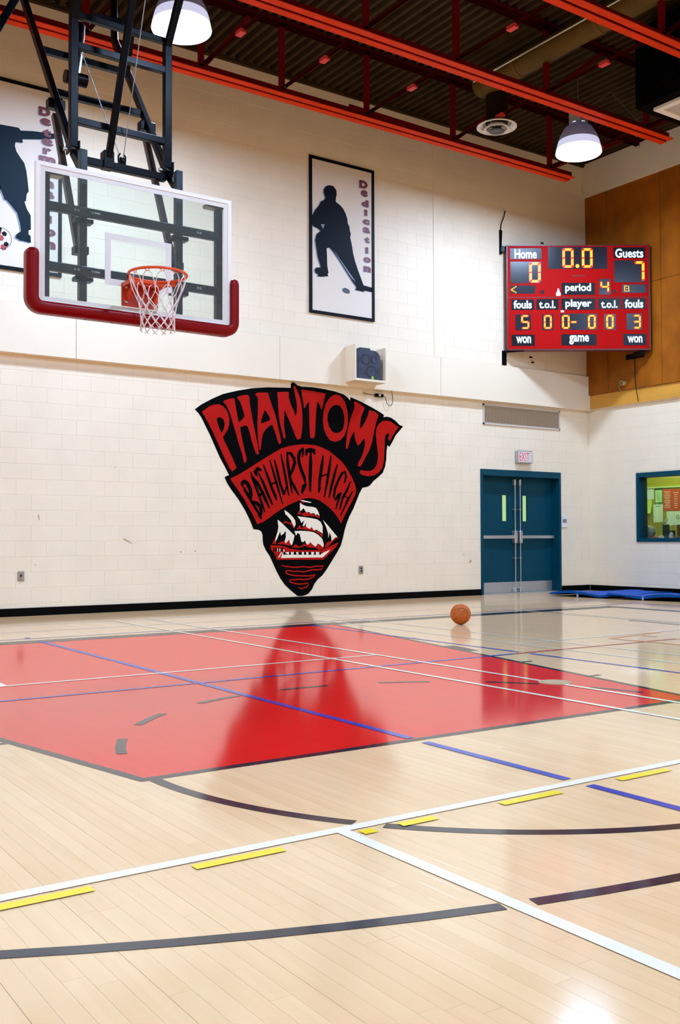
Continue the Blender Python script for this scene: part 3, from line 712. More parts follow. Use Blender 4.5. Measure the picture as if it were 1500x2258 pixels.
# ------------------------------------------------------------------ roof trusses
ZB = 7.15
TX1 = -1.95
NODES = [-13.2,-12.0,-10.55,-8.98,-7.735,-6.275,-4.604,-2.46]
def truss(yc, label):
    t = thing('roof_truss', (-8,yc,ZB), label, 'roof truss', 'red roof trusses')
    x0, x1 = -16.9, TX1
    for s in (-1,1):
        y = yc+s*0.075
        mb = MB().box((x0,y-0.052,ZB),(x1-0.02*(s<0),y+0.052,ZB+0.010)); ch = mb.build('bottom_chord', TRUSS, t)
        MB().box((x0,yc+s*0.022,ZB+0.010),(x1,yc+s*0.030,ZB+0.13)).build('chord_web', TRUSS_SHADE, ch)
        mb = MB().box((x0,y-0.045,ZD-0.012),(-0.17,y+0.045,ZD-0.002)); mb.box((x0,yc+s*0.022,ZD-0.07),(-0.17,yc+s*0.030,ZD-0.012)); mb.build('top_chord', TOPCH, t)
    for i,x in enumerate(NODES):
        MB().box((x-0.035,yc-0.030,ZB+0.10),(x+0.035,yc+0.030,ZD-0.01)).build('web_post', TRUSS_SHADE, t)
        if i in (1,3,6): MB().bar((x+0.05,yc,ZB+0.12),((x+NODES[i+1])/2+0.1,yc,ZD-0.06),0.05,0.05).build('web_diagonal', TRUSS_SHADE, t)
    MB().bar((NODES[-1]+0.06,yc,ZB+0.12),(-0.6,yc,ZD-0.06),0.05,0.05).build('web_diagonal', TRUSS_SHADE, t)
    return t
TY = [-1.40,-3.40,-5.35,-7.3]
T = [truss(TY[0],'red steel roof truss closest to the mural wall'), truss(TY[1],'red steel roof truss crossing the middle of the ceiling'), truss(TY[2],'red steel roof truss at the upper right corner of the picture'), truss(TY[3],'red steel roof truss nearest the camera, above the picture')]
TAGM = mat('tag_red', (0.62,0.035,0.03), 0.6)
for i,(a,b) in enumerate(((TY[0],TY[1]),(TY[1],TY[2]),(TY[2],TY[3]))):
    for x in NODES[2:]:
        br = MB().bar((x+0.03,a-0.03,ZB+0.155),(x+0.03,b+0.03,ZB+0.155),0.036,0.006).box((x+0.043,b+0.03,ZB+0.122),(x+0.048,a-0.03,ZB+0.155)).build('brace', TOPCH, T[i])
        yy = a+(b-a)*0.52
        MB().box((x-0.01,yy-0.07,ZB+0.10),(x+0.07,yy+0.07,ZB+0.148)).build('brace_clip', TAGM, br)
# end braces to the wall
MB().bar((NODES[6]-0.05,TY[0],ZB+0.13),(-5.75,TY[0]+1.2,ZB+0.80),0.05,0.05).build('web_diagonal', TRUSS_SHADE, T[0])

# ------------------------------------------------------------------ ceiling lamps
LAMPZ = 6.95
BELL = mat('bell_top_frosted', (0.30,0.26,0.36), 0.4, emis=(0.35,0.33,0.6), estr=0.10)
SKIRT = mat('bell_skirt_frosted', (0.6,0.6,0.7), 0.4, emis=(0.66,0.70,1.0), estr=0.75)
RIMG = mat('bell_rim_frosted', (0.8,0.8,0.9), 0.4, emis=(0.85,0.92,1.0), estr=2.0)
LENS = mat('lamp_lens', (0.9,0.9,0.9), 0.4, emis=(0.97,0.99,1.0), estr=22.0)
def lamp(x, y, label, group='dome ceiling lamps'):
    t = thing('ceiling_lamp', (x,y,LAMPZ), label, 'lamp', group)
    MB().lathe((x,y,LAMPZ), [(0.310,0.19),(0.285,0.27),(0.215,0.39),(0.14,0.455),(0.10,0.47)],40).build('bell', BELL, t)
    MB().lathe((x,y,LAMPZ), [(0.340,0.07),(0.325,0.14),(0.310,0.19)],40).build('bell_skirt', SKIRT, t)
    MB().lathe((x,y,LAMPZ), [(0.345,0.0),(0.352,0.012),(0.345,0.04),(0.340,0.07)],40).build('bell_rim', RIMG, t, 'glowing lower rim of the dome')
    MB().lathe((x,y,LAMPZ), [(0.0,0.028),(0.20,0.022),(0.335,0.010),(0.345,0.006)],40).build('lens', LENS, t)
    MB().box((x-0.11,y-0.11,LAMPZ+0.47),(x+0.11,y+0.11,LAMPZ+0.72),0.02).build('ballast_box', mat('lamp_grey',(0.40,0.40,0.40),0.5), t)
    MB().tube([(x,y,LAMPZ+0.72),(x,y,ZD)],0.012,8).build('hanger', mat('lamp_hanger',(0.2,0.2,0.2),0.4,metal=0.6), t)
    mb = MB().tube([(x+0.1,y,LAMPZ+0.70),(x+0.35,y-0.35,LAMPZ+0.92),(x+0.5,y-0.75,ZB+0.16)],0.006,5); mb.build('cord', mat('lamp_cord',(0.12,0.1,0.06),0.5), t)
    ld = bpy.data.lights.new('lamp_light','AREA'); ld.shape = 'DISK'; ld.size = 0.66; ld.energy = LAMP_POWER; ld.color = LAMP_COL
    lo = bpy.data.objects.new('lamp_light', ld); COL.objects.link(lo); lo.parent = t; lo.location = (0,0,-0.004)
    return t
LX = [-3.13,-9.85,-16.57]; LYS = [-2.65,-8.3,-13.9,-22.0]
for j,y in enumerate(LYS):
    for i,x in enumerate(LX):
        if j == 0 and i == 0: lb = 'glowing dome lamp in the corner above the scoreboard'
        elif j == 0 and i == 1: lb = 'glowing dome lamp beside the black hoop frame at top left'
        else: lb = 'glowing dome lamp farther out over the court, outside the picture'
        lamp(x, y, lb)

# ------------------------------------------------------------------ duct, diffuser, plenum box
dk = thing('air_duct', (-4.62,-4.5,7.62), 'round brassy air duct running between the roof trusses', 'duct')
DXc, DZc, DR = -4.62, 7.84, 0.165
mb = MB().tube([(DXc,-2.05,DZc),(DXc,-9.5,DZc)],DR,28); mb.build('pipe', DUCT, dk)
for y in (-2.9,-4.4,-5.9): MB().tube([(DXc,y-0.025,DZc),(DXc,y+0.025,DZc)],DR+0.008,28).build('joint_ring', mat('duct_ring',(0.15,0.07,0.012),0.55,spec=0.1), dk)
DFX, DFY, DFZ = -4.453, -2.232, 7.20
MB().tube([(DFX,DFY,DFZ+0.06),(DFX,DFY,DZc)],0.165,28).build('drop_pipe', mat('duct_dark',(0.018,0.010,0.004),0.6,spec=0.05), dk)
df = thing('ceiling_diffuser', (DFX,DFY,DFZ), 'round white ringed air diffuser hanging under the duct', 'air diffuser')
DW = mat('diffuser_white', (0.72,0.68,0.64), 0.45)
MB().lathe((DFX,DFY,DFZ), [(0.165,0.08),(0.20,0.055),(0.262,0.035),(0.300,0.012),(0.303,0.0),(0.292,-0.006),(0.255,0.008),(0.205,0.04)],44).build('outer_ring', DW, df)
MB().lathe((DFX,DFY,DFZ-0.035), [(0.14,0.06),(0.165,0.03),(0.200,0.0),(0.203,-0.008),(0.193,-0.012),(0.155,0.01)],44).build('middle_ring', DW, df)
MB().lathe((DFX,DFY,DFZ-0.06), [(0.06,0.05),(0.09,0.02),(0.115,0.0),(0.117,-0.008),(0.106,-0.010),(0.0,0.0)],36).build('inner_cone', mat('diffuser_dark',(0.06,0.055,0.05),0.5), df)
mb = MB()
for a in range(4): c_, s_ = math.cos(a*math.pi/2+.4), math.sin(a*math.pi/2+.4); mb.bar((DFX+c_*0.04,DFY+s_*0.04,DFZ-0.015),(DFX+c_*0.27,DFY+s_*0.27,DFZ+0.02),0.008)
mb.build('spoke', mat('diffuser_spoke',(0.2,0.19,0.18),0.5), df)
pb = thing('plenum_box', (-2.9,-5.2,6.9), 'big black boxed duct with a white grille underneath, at the right edge', 'duct box')
MB().box((-3.72,-6.3,6.935),(-1.9,-4.22,8.05),0.01).build('box', mat('plenum_black',(0.002,0.002,0.002),0.8,spec=0.02), pb)
gx0,gx1,gy0,gy1 = -3.55,-2.55,-5.4,-4.39
mb = MB(); b = 0.095
mb.box((gx0,gy0,6.895),(gx1,gy0+b,6.935)); mb.box((gx0,gy1-b,6.895),(gx1,gy1,6.935)); mb.box((gx0,gy0+b,6.895),(gx0+b,gy1-b,6.935)); mb.box((gx1-b,gy0+b,6.895),(gx1,gy1-b,6.935))
mb.build('grille_frame', mat('plenum_white',(0.80,0.74,0.70),0.5), pb)
MB().box((gx0+b,gy0+b,6.912),(gx1-b,gy1-b,6.93)).build('grille_panel', mat('plenum_grey',(0.45,0.40,0.36),0.6), pb)
MB().tube([(-3.62,-4.30,6.95),(-3.60,-4.30,8.1)],0.006,6).build('hanger_rod', CABLE, pb)
# thin conduits under the deck
for lb,p0,p1 in (('thin silver conduit under the roof deck left of the duct',(-5.25,-2.6,7.55),(-5.25,-9,7.55)),('thin silver conduit under the roof deck right of the duct',(-3.95,-5.2,7.6),(-3.95,-10,7.6))):
    o = MB().tube([p0,p1],0.012,8).build('conduit', mat('conduit_metal',(0.55,0.5,0.4),0.35,metal=0.7)); tag(o, lb, 'conduit')

# ------------------------------------------------------------------ basketball hoop with its folding frame
BX, BY = -11.365, -5.0
bx0, bx1, bz0, bz1 = BX-0.915, BX+0.915, 2.965, 4.162
hp = thing('basketball_hoop', (BX,BY,bz0), 'basketball hoop with glass backboard hung from a black folding frame', 'basketball hoop')
fw, fd = 0.036, 0.055
mb = MB(); mb.box((bx0,BY,bz0),(bx0+fw,BY+fd,bz1)); mb.box((bx1-fw,BY,bz0),(bx1,BY+fd,bz1)); mb.box((bx0+fw,BY,bz0),(bx1-fw,BY+fd,bz0+fw)); mb.box((bx0+fw,BY,bz1-fw),(bx1-fw,BY+fd,bz1))
bf = mb.build('board_frame', WHITEF, hp, 'white backboard frame')
BGL = bpy.data.materials.new('backboard_glass'); BGL.use_nodes = True; thin_glass(BGL, 0.05, (0.90,0.95,0.93))
gl = MB().box((bx0+0.02,BY+0.008,bz0+0.02),(bx1-0.02,BY+0.020,bz1-0.02)).build('glass_pane', BGL, hp, 'clear glass backboard pane')
PWH = mat('glass_print_white', (0.70,0.64,0.58), 0.4)
mb = MB(); a0, a1, c0, c1 = bx0+fw, bx1-fw, bz0+fw, bz1-fw; bw = 0.042
for q in ((a0,c0,a0+bw,c1),(a1-bw,c0,a1,c1),(a0+bw,c0,a1-bw,c0+bw-0.012),(a0+bw,c1-bw,a1-bw,c1)): mb.box((q[0],BY+0.0055,q[1]),(q[2],BY+0.0075,q[3]))
mb.build('border_print', PWH, gl, 'white border printed on the glass')
mb = MB(); tx0,tx1,tz0,tz1,tw = -11.679,-11.055,3.21,3.658,0.053
for q in ((tx0,tz0,tx0+tw,tz1),(tx1-tw,tz0,tx1,tz1),(tx0+tw,tz0,tx1-tw,tz0+tw),(tx0+tw,tz1-tw,tx1-tw,tz1)): mb.box((q[0],BY+0.0055,q[1]),(q[2],BY+0.0075,q[3]))
mb.build('target_square', PWH, gl, 'white target rectangle on the glass')
# padding along the bottom: a C-shaped strip swept round the corners
def pad_strip():
    mb = MB(); path = [(bx0,bz0+0.42)]; R = 0.055
    path.append((bx0,bz0+R))
    for k in range(1,6): a = math.pi+math.pi/2*k/6; path.append((bx0+R+R*math.cos(a), bz0+R+R*math.sin(a)))
    path += [(bx0+R,bz0),(bx1-R,bz0)]
    for k in range(1,6): a = 1.5*math.pi+math.pi/2*k/6; path.append((bx1-R+R*math.cos(a), bz0+R+R*math.sin(a)))
    path += [(bx1,bz0+R),(bx1,bz0+0.42)]
    sec = [(0.018,-0.030),(-0.005,-0.042),(-0.035,-0.042),(-0.062,-0.030),(-0.078,-0.005),(-0.078,0.075),(-0.008,0.075),(0.000,-0.008),(0.018,-0.008)]
    n = len(sec); k = len(path); vs = []
    for i,(px,pz) in enumerate(path):
        t = (Vector(path[min(i+1,k-1)])-Vector(path[max(i-1,0)])).normalized(); nrm = Vector((-t.y,t.x))  # inward
        for s,d in sec: vs.append((px+nrm.x*s, BY+d, pz+nrm.y*s))
    fs = [(i*n+j,i*n+(j+1)%n,(i+1)*n+(j+1)%n,(i+1)*n+j) for i in range(k-1) for j in range(n)]
    mb.add(vs, fs, True)
    for e,sg in ((0,1),(k-1,1)):
        base = vs[e*n:(e+1)*n]; cx = sum(v[0] for v in base)/n; cy = sum(v[1] for v in base)/n; cz = base[0][2]
        rings = [base]
        for q,h in ((0.86,0.022),(0.5,0.036)): rings.append([(cx+(v[0]-cx)*q, cy+(v[1]-cy)*q, cz+h) for v in base])
        allv = [v for r_ in rings for v in r_]
        ff = [(i*n+j,i*n+(j+1)%n,(i+1)*n+(j+1)%n,(i+1)*n+j) for i in range(2) for j in range(n)] + [tuple(2*n+j for j in range(n))]
        mb.add(allv, ff, True)
    return mb
pdo = pad_strip().build('edge_pad', PAD, hp, 'maroon rubber pad wrapped round the lower edge')
mb = MB()
for i in range(7): x = bx0+0.2+i*0.24; mb.lathe((x,BY+0.045,bz0-0.078),[(0,-0.003),(0.006,-0.003),(0.006,0.002)],8)
mb.build('rivet', mat('rivet_dark',(0.05,0.01,0.01),0.4), pdo)
# rim, plate and net
RC = Vector((BX,-5.395,3.245)); RR = 0.243
mb = MB().tube([RC+Vector((math.cos(a),math.sin(a),0))*RR for a in [2*math.pi*i/56 for i in range(56)]],0.0115,10,closed=True)
rim = mb.build('rim', ORANGE, hp, 'orange steel rim')
mb = MB()
A0, A1 = math.radians(28), math.radians(152)
arc = [A0+(A1-A0)*i/24 for i in range(25)]
vs = []
for a in arc:
    for r_,z_ in ((RR+0.004,-0.002),(RR+0.012,-0.002),(RR+0.012,-0.045),(RR+0.004,-0.045)): vs.append(RC+Vector((math.cos(a)*r_,math.sin(a)*r_,z_)))
mb.add(vs, [(4*i+j,4*i+(j+1)%4,4*i+4+(j+1)%4,4*i+4+j) for i in range(24) for j in range(4)])
mb.box((BX-0.16,-5.175,3.222),(BX+0.16,-5.02,3.232)); mb.bar((BX-0.12,-5.02,3.10),(BX-0.12,-5.19,3.225),0.012,0.05); mb.bar((BX+0.12,-5.02,3.10),(BX+0.12,-5.19,3.225),0.012,0.05)
mb.box((BX-0.165,-5.19,3.200),(BX-0.15,-5.02,3.235)); mb.box((BX+0.15,-5.19,3.200),(BX+0.165,-5.02,3.235))
mb.build('brace_band', ORANGE, rim)
mb = MB().box((BX-0.17,-5.022,3.035),(BX+0.05+0.12,-5.005,3.235),0.003); mb.build('mount_plate', mat('plate_orange_shaded',(0.48,0.030,0.005),0.4), hp, 'orange mounting plate with shade put into its colour')  # rim orange made darker, the plate's shade painted into its colour
mb = MB()
for x in (-0.13,0.13):
    for z in (3.07,3.20): mb.lathe((BX+x,-5.022,z),[(0,0.012),(0.012,0.010),(0.014,0.0)],8,axis=(0,-1,0))
mb.build('bolt', CHROME, hp)
mb = MB(); hooks = [2*math.pi*(i+0.5)/12 for i in range(12)]
for a in hooks:
    c_ = RC+Vector((math.cos(a)*(RR-0.004),math.sin(a)*(RR-0.004),-0.014)); tdir = Vector((-math.sin(a),math.cos(a),0))
    mb.tube([c_-tdir*0.02+Vector((0,0,0.006)),c_-tdir*0.01-Vector((0,0,0.012)),c_+tdir*0.01-Vector((0,0,0.012)),c_+tdir*0.02+Vector((0,0,0.006))],0.0035,5)
mb.build('net_hook', ORANGE, rim)
def net_r(q):
    pr = [(0,0.238),(0.18,0.222),(0.36,0.185),(0.52,0.158),(0.7,0.145),(0.85,0.140),(1.0,0.147)]
    for (a,ra),(b,rb) in zip(pr[:-1],pr[1:]):
        if q <= b: return ra+(rb-ra)*(q-a)/(b-a)
    return pr[-1][1]
mb = MB(); NH = 0.46; cr = 0.0042
def npt(a, q): r_ = net_r(q); return RC+Vector((math.cos(a)*r_, math.sin(a)*r_, -0.02-NH*q))
lv = [0.0,0.36,0.50,0.63,0.76,0.88,0.97]
st = math.pi/12
for a in hooks:
    for sg in (-1,1):
        pts = [npt(a+sg*0.03,0.0), npt(a+sg*st*0.75,0.08), npt(a+sg*st*0.95,0.22)]
        ang = a
        for k,q in enumerate(lv[1:],1): ang = a+sg*st*k; pts.append(npt(ang,q))
        pts.append(npt(ang+sg*st*0.5,1.0))
        pts[1] = npt(a+sg*st*0.62,0.07); pts[2] = npt(a+sg*st*0.9,0.20)
        mb.tube(pts,cr,5)
    for k,q in enumerate(lv[1:-1],1):
        aa = a + st*(k%2)
        c_ = npt(aa,q); mb.add([c_+Vector(d)*0.0075 for d in ((1,0,0),(-1,0,0),(0,1,0),(0,-1,0),(0,0,1),(0,0,-1))],[(0,2,4),(2,1,4),(1,3,4),(3,0,4),(2,0,5),(1,2,5),(3,1,5),(0,3,5)])
mb.build('net', ROPE, hp, 'white cord net')
# steel behind the glass
for z in (3.828,3.315): 
    rl = MB().box((-12.165,-4.93,z-0.038),(-10.545,-4.875,z+0.038),0.006).build('cross_rail', STEELB, hp)
    mb = MB()
    for x in (-11.92,-11.89,-11.765,-10.76,-10.735): mb.lathe((x,-4.93,z),[(0,0.006),(0.010,0.005),(0.012,0.0)],8,axis=(0,-1,0))
    mb.box((-11.75,-4.936,z-0.007),(-11.70,-4.93,z+0.007)); mb.build('bolt', mat('bolt_pale',(0.6,0.6,0.55),0.4,metal=0.4), rl)
for x in (-12.17,-10.533): 
    MB().box((x-0.032,-4.925,3.03),(x+0.032,-4.86,4.105),0.006).build('end_post', STEELB, hp)
    MB().box((x-0.04+(0.01 if x<BX else -0.10),-4.95,4.085),(x+(0.14 if x<BX else 0.03),-4.85,4.118),0.004).build('corner_bracket', ZINC, hp)
    MB().box((x-0.02 if x<BX else x-0.1,-4.95,3.012),(x+0.12 if x<BX else x+0.03,-4.90,3.028)).build('corner_bracket', ZINC, hp)
MX = (-11.82,-10.91)
for x in MX:
    ms = MB().box((x-0.033,-4.86,3.04),(x+0.033,-4.79,4.40),0.006).build('mast', STEELB, hp)
    for z in (3.77,3.262): MB().box((x-0.075,-4.872,z-0.018),(x+0.085,-4.775,z+0.018),0.003).build('clamp', BLACKP, ms)
    MB().box((x-0.05,-4.79,3.50),(x+0.075,-4.69,3.57),0.004).build('clamp', BLACKP, ms)
LYp = -4.58; 
for x in MX:
    ld_ = MB().box((x-0.036,LYp-0.034,4.50),(x+0.036,LYp+0.034,5.70),0.005).build('ladder_post', BLACKP, hp)
    for e_ in (-0.0425,0.0425): MB().box((x+e_-0.0075,LYp-0.05,4.44),(x+e_+0.0075,LYp+0.05,4.56),0.003).build('hinge_plate', BLACKP, ld_)
    mb = MB().tube([(x-0.085,LYp,4.475),(x+0.085,LYp,4.475)],0.018,10); mb.build('hinge_pin', CHROME, ld_)
    MB().bar((x,LYp,4.46),(x,-4.79,4.25),0.06,0.05,up=(1,0,0)).build('hinge_arm', BLACKP, ld_)
    mb = MB().bar((x,LYp,5.66),(x,-4.95,6.14),0.06,0.06,up=(1,0,0)); mb.bar((x,-4.95,6.14),(x,-6.0,7.55),0.06,0.06,up=(1,0,0)); mb.build('upper_post', BLACKP, hp)
MB().bar((MX[0],LYp,5.43),(MX[1],LYp,5.43),0.06,0.062,ch=0.004).build('ladder_rung', BLACKP, hp)
MB().bar((MX[0],LYp,4.75),(MX[1],LYp,4.75),0.06,0.062,ch=0.004).build('ladder_rung', BLACKP, hp)
MB().bar((MX[0]-0.03,LYp+0.02,5.72),(MX[1]+0.03,LYp+0.02,5.72),0.055,0.055,ch=0.004).build('ladder_rung', BLACKP, hp)
MB().bar((MX[0]+0.02,LYp,4.405),(MX[1]-0.02,LYp,4.405),0.06,0.07,ch=0.004).build('lower_tube', BLACKP, hp)
# back legs leaning away towards the roof, their cross bars and lower struts
for x,top in ((MX[0],(-3.02,6.62)),(MX[1],(-3.25,6.28))):
    MB().bar((x,-4.53,4.53),(x,top[0],top[1]),0.065,0.06,up=(1,0,0),ch=0.005).build('back_leg', BLACKP, hp)
    MB().bar((x,top[0],top[1]),(x,top[0]+0.08,7.55),0.065,0.06,up=(1,0,0),ch=0.005).build('back_leg', BLACKP, hp)
    ls = MB().bar((x+0.005,-4.06,4.98),(x,-4.73,3.53),0.06,0.055,up=(1,0,0),ch=0.005).build('lower_strut', mat('worn_brown_steel',(0.035,0.022,0.018),0.35,noise=0.3,nscale=12), hp)
    MB().box((x-0.075,-4.13,5.02),(x+0.085,-4.04,5.11),0.006).build('strut_bracket', BLACKP, ls)
MB().bar((MX[0],-4.0,5.225),(MX[1],-4.0,5.225),0.06,0.062,ch=0.004).build('cross_bar', BLACKP, hp)
MB().bar((MX[0],-3.55,5.82),(MX[1],-3.55,5.82),0.06,0.062,ch=0.004).build('cross_bar', BLACKP, hp)
mb = MB().tube([(-11.76,-4.42,5.16),(-11.40,-3.55,6.0),(-11.30,-3.3,6.3)],0.05,12); mb.build('round_brace', BLACKP, hp)
MB().tube([(-11.86,-4.47,5.18),(-11.66,-4.47,5.18)],0.06,14).build('brace_collar', BLACKP, hp)
mb = MB().bar((-11.50,LYp,4.40),(-11.44,-5.10,5.95),0.055,0.055,up=(1,0,0),ch=0.004); mb.bar((-11.44,-5.10,5.95),(-11.40,-5.75,7.55),0.055,0.055,up=(1,0,0)); mb.build('centre_strut', BLACKP, hp)
MB().box((-11.55,LYp-0.05,4.37),(-11.45,LYp+0.05,4.53),0.006).build('strut_foot', BLACKP, hp)
mb = MB().lathe((-11.36,LYp,4.475),[(0,-0.02),(0.03,-0.02),(0.038,-0.012),(0.028,0),(0.038,0.012),(0.03,0.02),(0,0.02)],16,axis=(1,0,0)); mb.box((-11.39,LYp-0.02,4.42),(-11.33,LYp+0.02,4.455))
mb.tube([(-11.39,LYp,4.43),(-11.395,LYp,4.52),(-11.375,LYp,4.545)],0.008,6); mb.tube([(-11.33,LYp,4.43),(-11.325,LYp,4.52),(-11.345,LYp,4.545)],0.008,6); mb.build('pulley', BLACKP, hp)
MB().tube([(-11.372,LYp,4.50),(-11.80,-4.40,5.76)],0.0045,6).build('cable', CABLE, hp); MB().tube([(-11.348,LYp,4.50),(-11.33,-5.035,5.782),(-11.32,-5.7,7.6)],0.0045,6).build('cable', CABLE, hp)
MB().bar((-12.4,-3.0,7.6),(-10.4,-3.0,7.6),0.08,0.08).build('roof_beam', BLACKP, hp); MB().bar((-12.4,-5.9,7.6),(-10.4,-5.9,7.6),0.08,0.08).build('roof_beam', BLACKP, hp)
MB().bar((-11.45,-4.05,6.02),(-11.05,-4.05,6.06),0.06,0.07).bar((-11.05,-4.05,6.06),(-11.03,-3.85,5.62),0.06,0.06,up=(1,0,0)).build('latch_arm', BLACKP, hp)

MB().bar((-12.75,-4.0,4.83),(-11.85,-4.0,6.65),0.07,0.07,up=(0,1,0),ch=0.005).build('side_brace', BLACKP, hp)

# ------------------------------------------------------------------ scoreboard across the corner
sa = Vector((-2.25,-0.22,0)); su = Vector((0.826,-0.564,0)).normalized(); sn = Vector((su.y,-su.x,0))   # sn points out of the face
SBU0, SBW, SBZ1, SBH = -0.05, 2.536, 6.253, 1.872
def sp_(u, z, o=0.0): q = sa+su*u+sn*o; return (q.x,q.y,z)
def cu_(x): return SBU0+(x-138)/1112*SBW
def cz_(y): return SBZ1-(y-365)/816*SBH
sbc = sa+su*(SBU0+SBW/2)
sb = thing('scoreboard', (sbc.x,sbc.y,SBZ1-SBH), 'red electronic scoreboard with lit digits mounted across the corner', 'scoreboard')
def sbox(mb, x0, y0, x1, y1, o0, o1):
    u0,u1,z0,z1 = cu_(x0),cu_(x1),cz_(y1),cz_(y0)
    vs = [sp_(u,z,o) for o in (o0,o1) for u,z in ((u0,z0),(u1,z0),(u1,z1),(u0,z1))]
    mb.add(vs, [(3,2,1,0),(4,5,6,7),(0,1,5,4),(1,2,6,5),(2,3,7,6),(3,0,4,7)]); return mb
SBRED = mat('scoreboard_red', (0.42,0.004,0.003), 0.5, spec=0.05); SBBLK = mat('scoreboard_black', (0.006,0.006,0.010), 0.3, spec=0.2); SBDK = mat('scoreboard_side', (0.10,0.004,0.004), 0.4)
SBGR = mat('scoreboard_window', (0.014,0.012,0.02), 0.25, spec=0.3)
sbox(MB(),138,365,1250,1182,-0.13,0.0).build('cabinet', SBRED, sb)
mb = MB()
for q in ((134,360,1254,367),(134,1176,1254,1188),(130,360,140,1188),(1248,360,1262,1188)): sbox(mb,*q,-0.135,0.006)
mb.build('cabinet_edge', SBDK, sb)
sbox(MB(),140,769,1250,774,0,0.003).build('cabinet_seam', SBDK, sb)
WT = mat('scoreboard_white', (0.85,0.92,0.92), 0.4, emis=(0.85,0.97,1.0), estr=0.35)
labels = [('Home',(160,385,408,470),(195,393,370,467)),('Guests',(975,380,1225,465),(988,390,1210,462)),('period',(563,658,828,752),(592,663,795,742)),('fouls',(168,788,347,870),(185,795,328,860)),('t.o.l.',(365,785,540,868),(385,797,515,858)),('player',(560,782,830,870),(592,788,798,865)),('t.o.l.',(852,782,1028,866),(872,797,1003,857)),('fouls',(1043,780,1225,865),(1060,790,1205,857)),('won',(168,1065,350,1152),(203,1078,320,1132)),('game',(560,1063,835,1150),(620,1070,775,1143)),('won',(1045,1060,1225,1150),(1078,1078,1195,1130))]
for tx,pl_,tb in labels:
    pn = sbox(MB(),*pl_,0.0,0.004).build('name_panel', SBBLK, sb)
    mb = MB(); put_text(mb, tx, (cu_(tb[0]),cz_(tb[3]),cu_(tb[2]),cz_(tb[1])), lambda u,v: sp_(u,v,0.0055), 0.028); mb.build('lettering', WT, pn)
for q in ((458,375,925,548),(162,490,408,660),(978,482,1222,655),(163,678,355,742),(1040,672,1228,738),(858,628,948,752),(198,905,320,1030),(408,905,497,1030),(552,900,842,1028),(895,905,988,1028),(1073,900,1195,1028)):
    sbox(MB(),*q,0.0,0.003).build('digit_window', SBGR, sb)
LED = mat('led_amber', (0.5,0.1,0.0), 0.4, emis=(1.0,0.30,0.008), estr=3.6)
LED_HALO = mat('led_red_halo', (0.5,0.01,0.0), 0.4, emis=(1.0,0.015,0.004), estr=0.55)  # halo round the lit digits, added as wider glowing red strokes
SEG = {'0':'abcdef','1':'bc','2':'abged','3':'abgcd','4':'fgbc','5':'afgcd','6':'afgedc','7':'abc','8':'abcdefg','-':'g'}
def digit(ch, x0, y0, x1, y1, name='digit'):
    mb = MB(); xm = (y0+y1)/2; iw = (x1-x0)*0.12
    P = {'a':((x0+iw,y0),(x1-iw,y0)),'b':((x1,y0+iw),(x1,xm-iw*0.6)),'c':((x1,xm+iw*0.6),(x1,y1-iw)),'d':((x0+iw,y1),(x1-iw,y1)),'e':((x0,xm+iw*0.6),(x0,y1-iw)),'f':((x0,y0+iw),(x0,xm-iw*0.6)),'g':((x0+iw,xm),(x1-iw,xm))}
    wd = max(6.0,(y1-y0)*0.066)
    for s in SEG[ch]:
        (ax,ay),(bx_,by_) = P[s]; L_ = math.hypot(bx_-ax,by_-ay); n = max(3,int(round(L_/(wd*1.12))))
        for i in range(n):
            t_ = (i+0.5)/n; cx = ax+(bx_-ax)*t_; cy = ay+(by_-ay)*t_
            # each diode is a small slanted bar
            if s in 'adg': hw, hh = wd*0.42, wd*0.95
            else: hw, hh = wd*0.95, wd*0.42
            pts = [(cx-hw+ (hh*0.3 if s in 'adg' else 0),cy-hh+(hw*0.3 if s not in 'adg' else 0)),(cx+hw+(hh*0.3 if s in 'adg' else 0),cy-hh-(hw*0.3 if s not in 'adg' else 0)),(cx+hw-(hh*0.3 if s in 'adg' else 0),cy+hh-(hw*0.3 if s not in 'adg' else 0)),(cx-hw-(hh*0.3 if s in 'adg' else 0),cy+hh+(hw*0.3 if s not in 'adg' else 0))]
            vs = [sp_(cu_(a),cz_(b_),0.003) for a,b_ in pts]+[sp_(cu_(a),cz_(b_),0.009) for a,b_ in pts]
            mb.add(vs, [(7,6,5,4),(0,1,5,4),(1,2,6,5),(2,3,7,6),(3,0,4,7)])
    dg_ = mb.build(name, LED, sb, 'glowing amber digit %s'%ch if ch.isdigit() else 'glowing amber dash')
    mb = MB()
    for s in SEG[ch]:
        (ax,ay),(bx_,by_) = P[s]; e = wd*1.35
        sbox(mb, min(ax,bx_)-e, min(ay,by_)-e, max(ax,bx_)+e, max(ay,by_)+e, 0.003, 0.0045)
    mb.build('digit_halo', LED_HALO, dg_, 'added red halo glowing behind the diodes')
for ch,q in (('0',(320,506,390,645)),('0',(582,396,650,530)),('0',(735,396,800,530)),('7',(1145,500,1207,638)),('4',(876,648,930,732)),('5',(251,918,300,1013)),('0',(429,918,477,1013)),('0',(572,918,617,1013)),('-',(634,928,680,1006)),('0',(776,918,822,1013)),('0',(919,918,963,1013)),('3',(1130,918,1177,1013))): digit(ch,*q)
def led_dots(pts, r, lb):
    mb = MB()
    for x,y in pts:
        c_ = Vector(sp_(cu_(x),cz_(y),0.003)); mb.lathe(c_,[(0,0.006),(r*0.8,0.005),(r,0.0)],8,axis=tuple(sn))
    mb.build('digit', LED, sb, lb)
led_dots([(690,526)],0.035,'glowing amber decimal point')
led_dots([(203,688),(190,696),(178,704),(168,711),(178,718),(190,725),(203,732)],0.012,'glowing amber arrow mark')
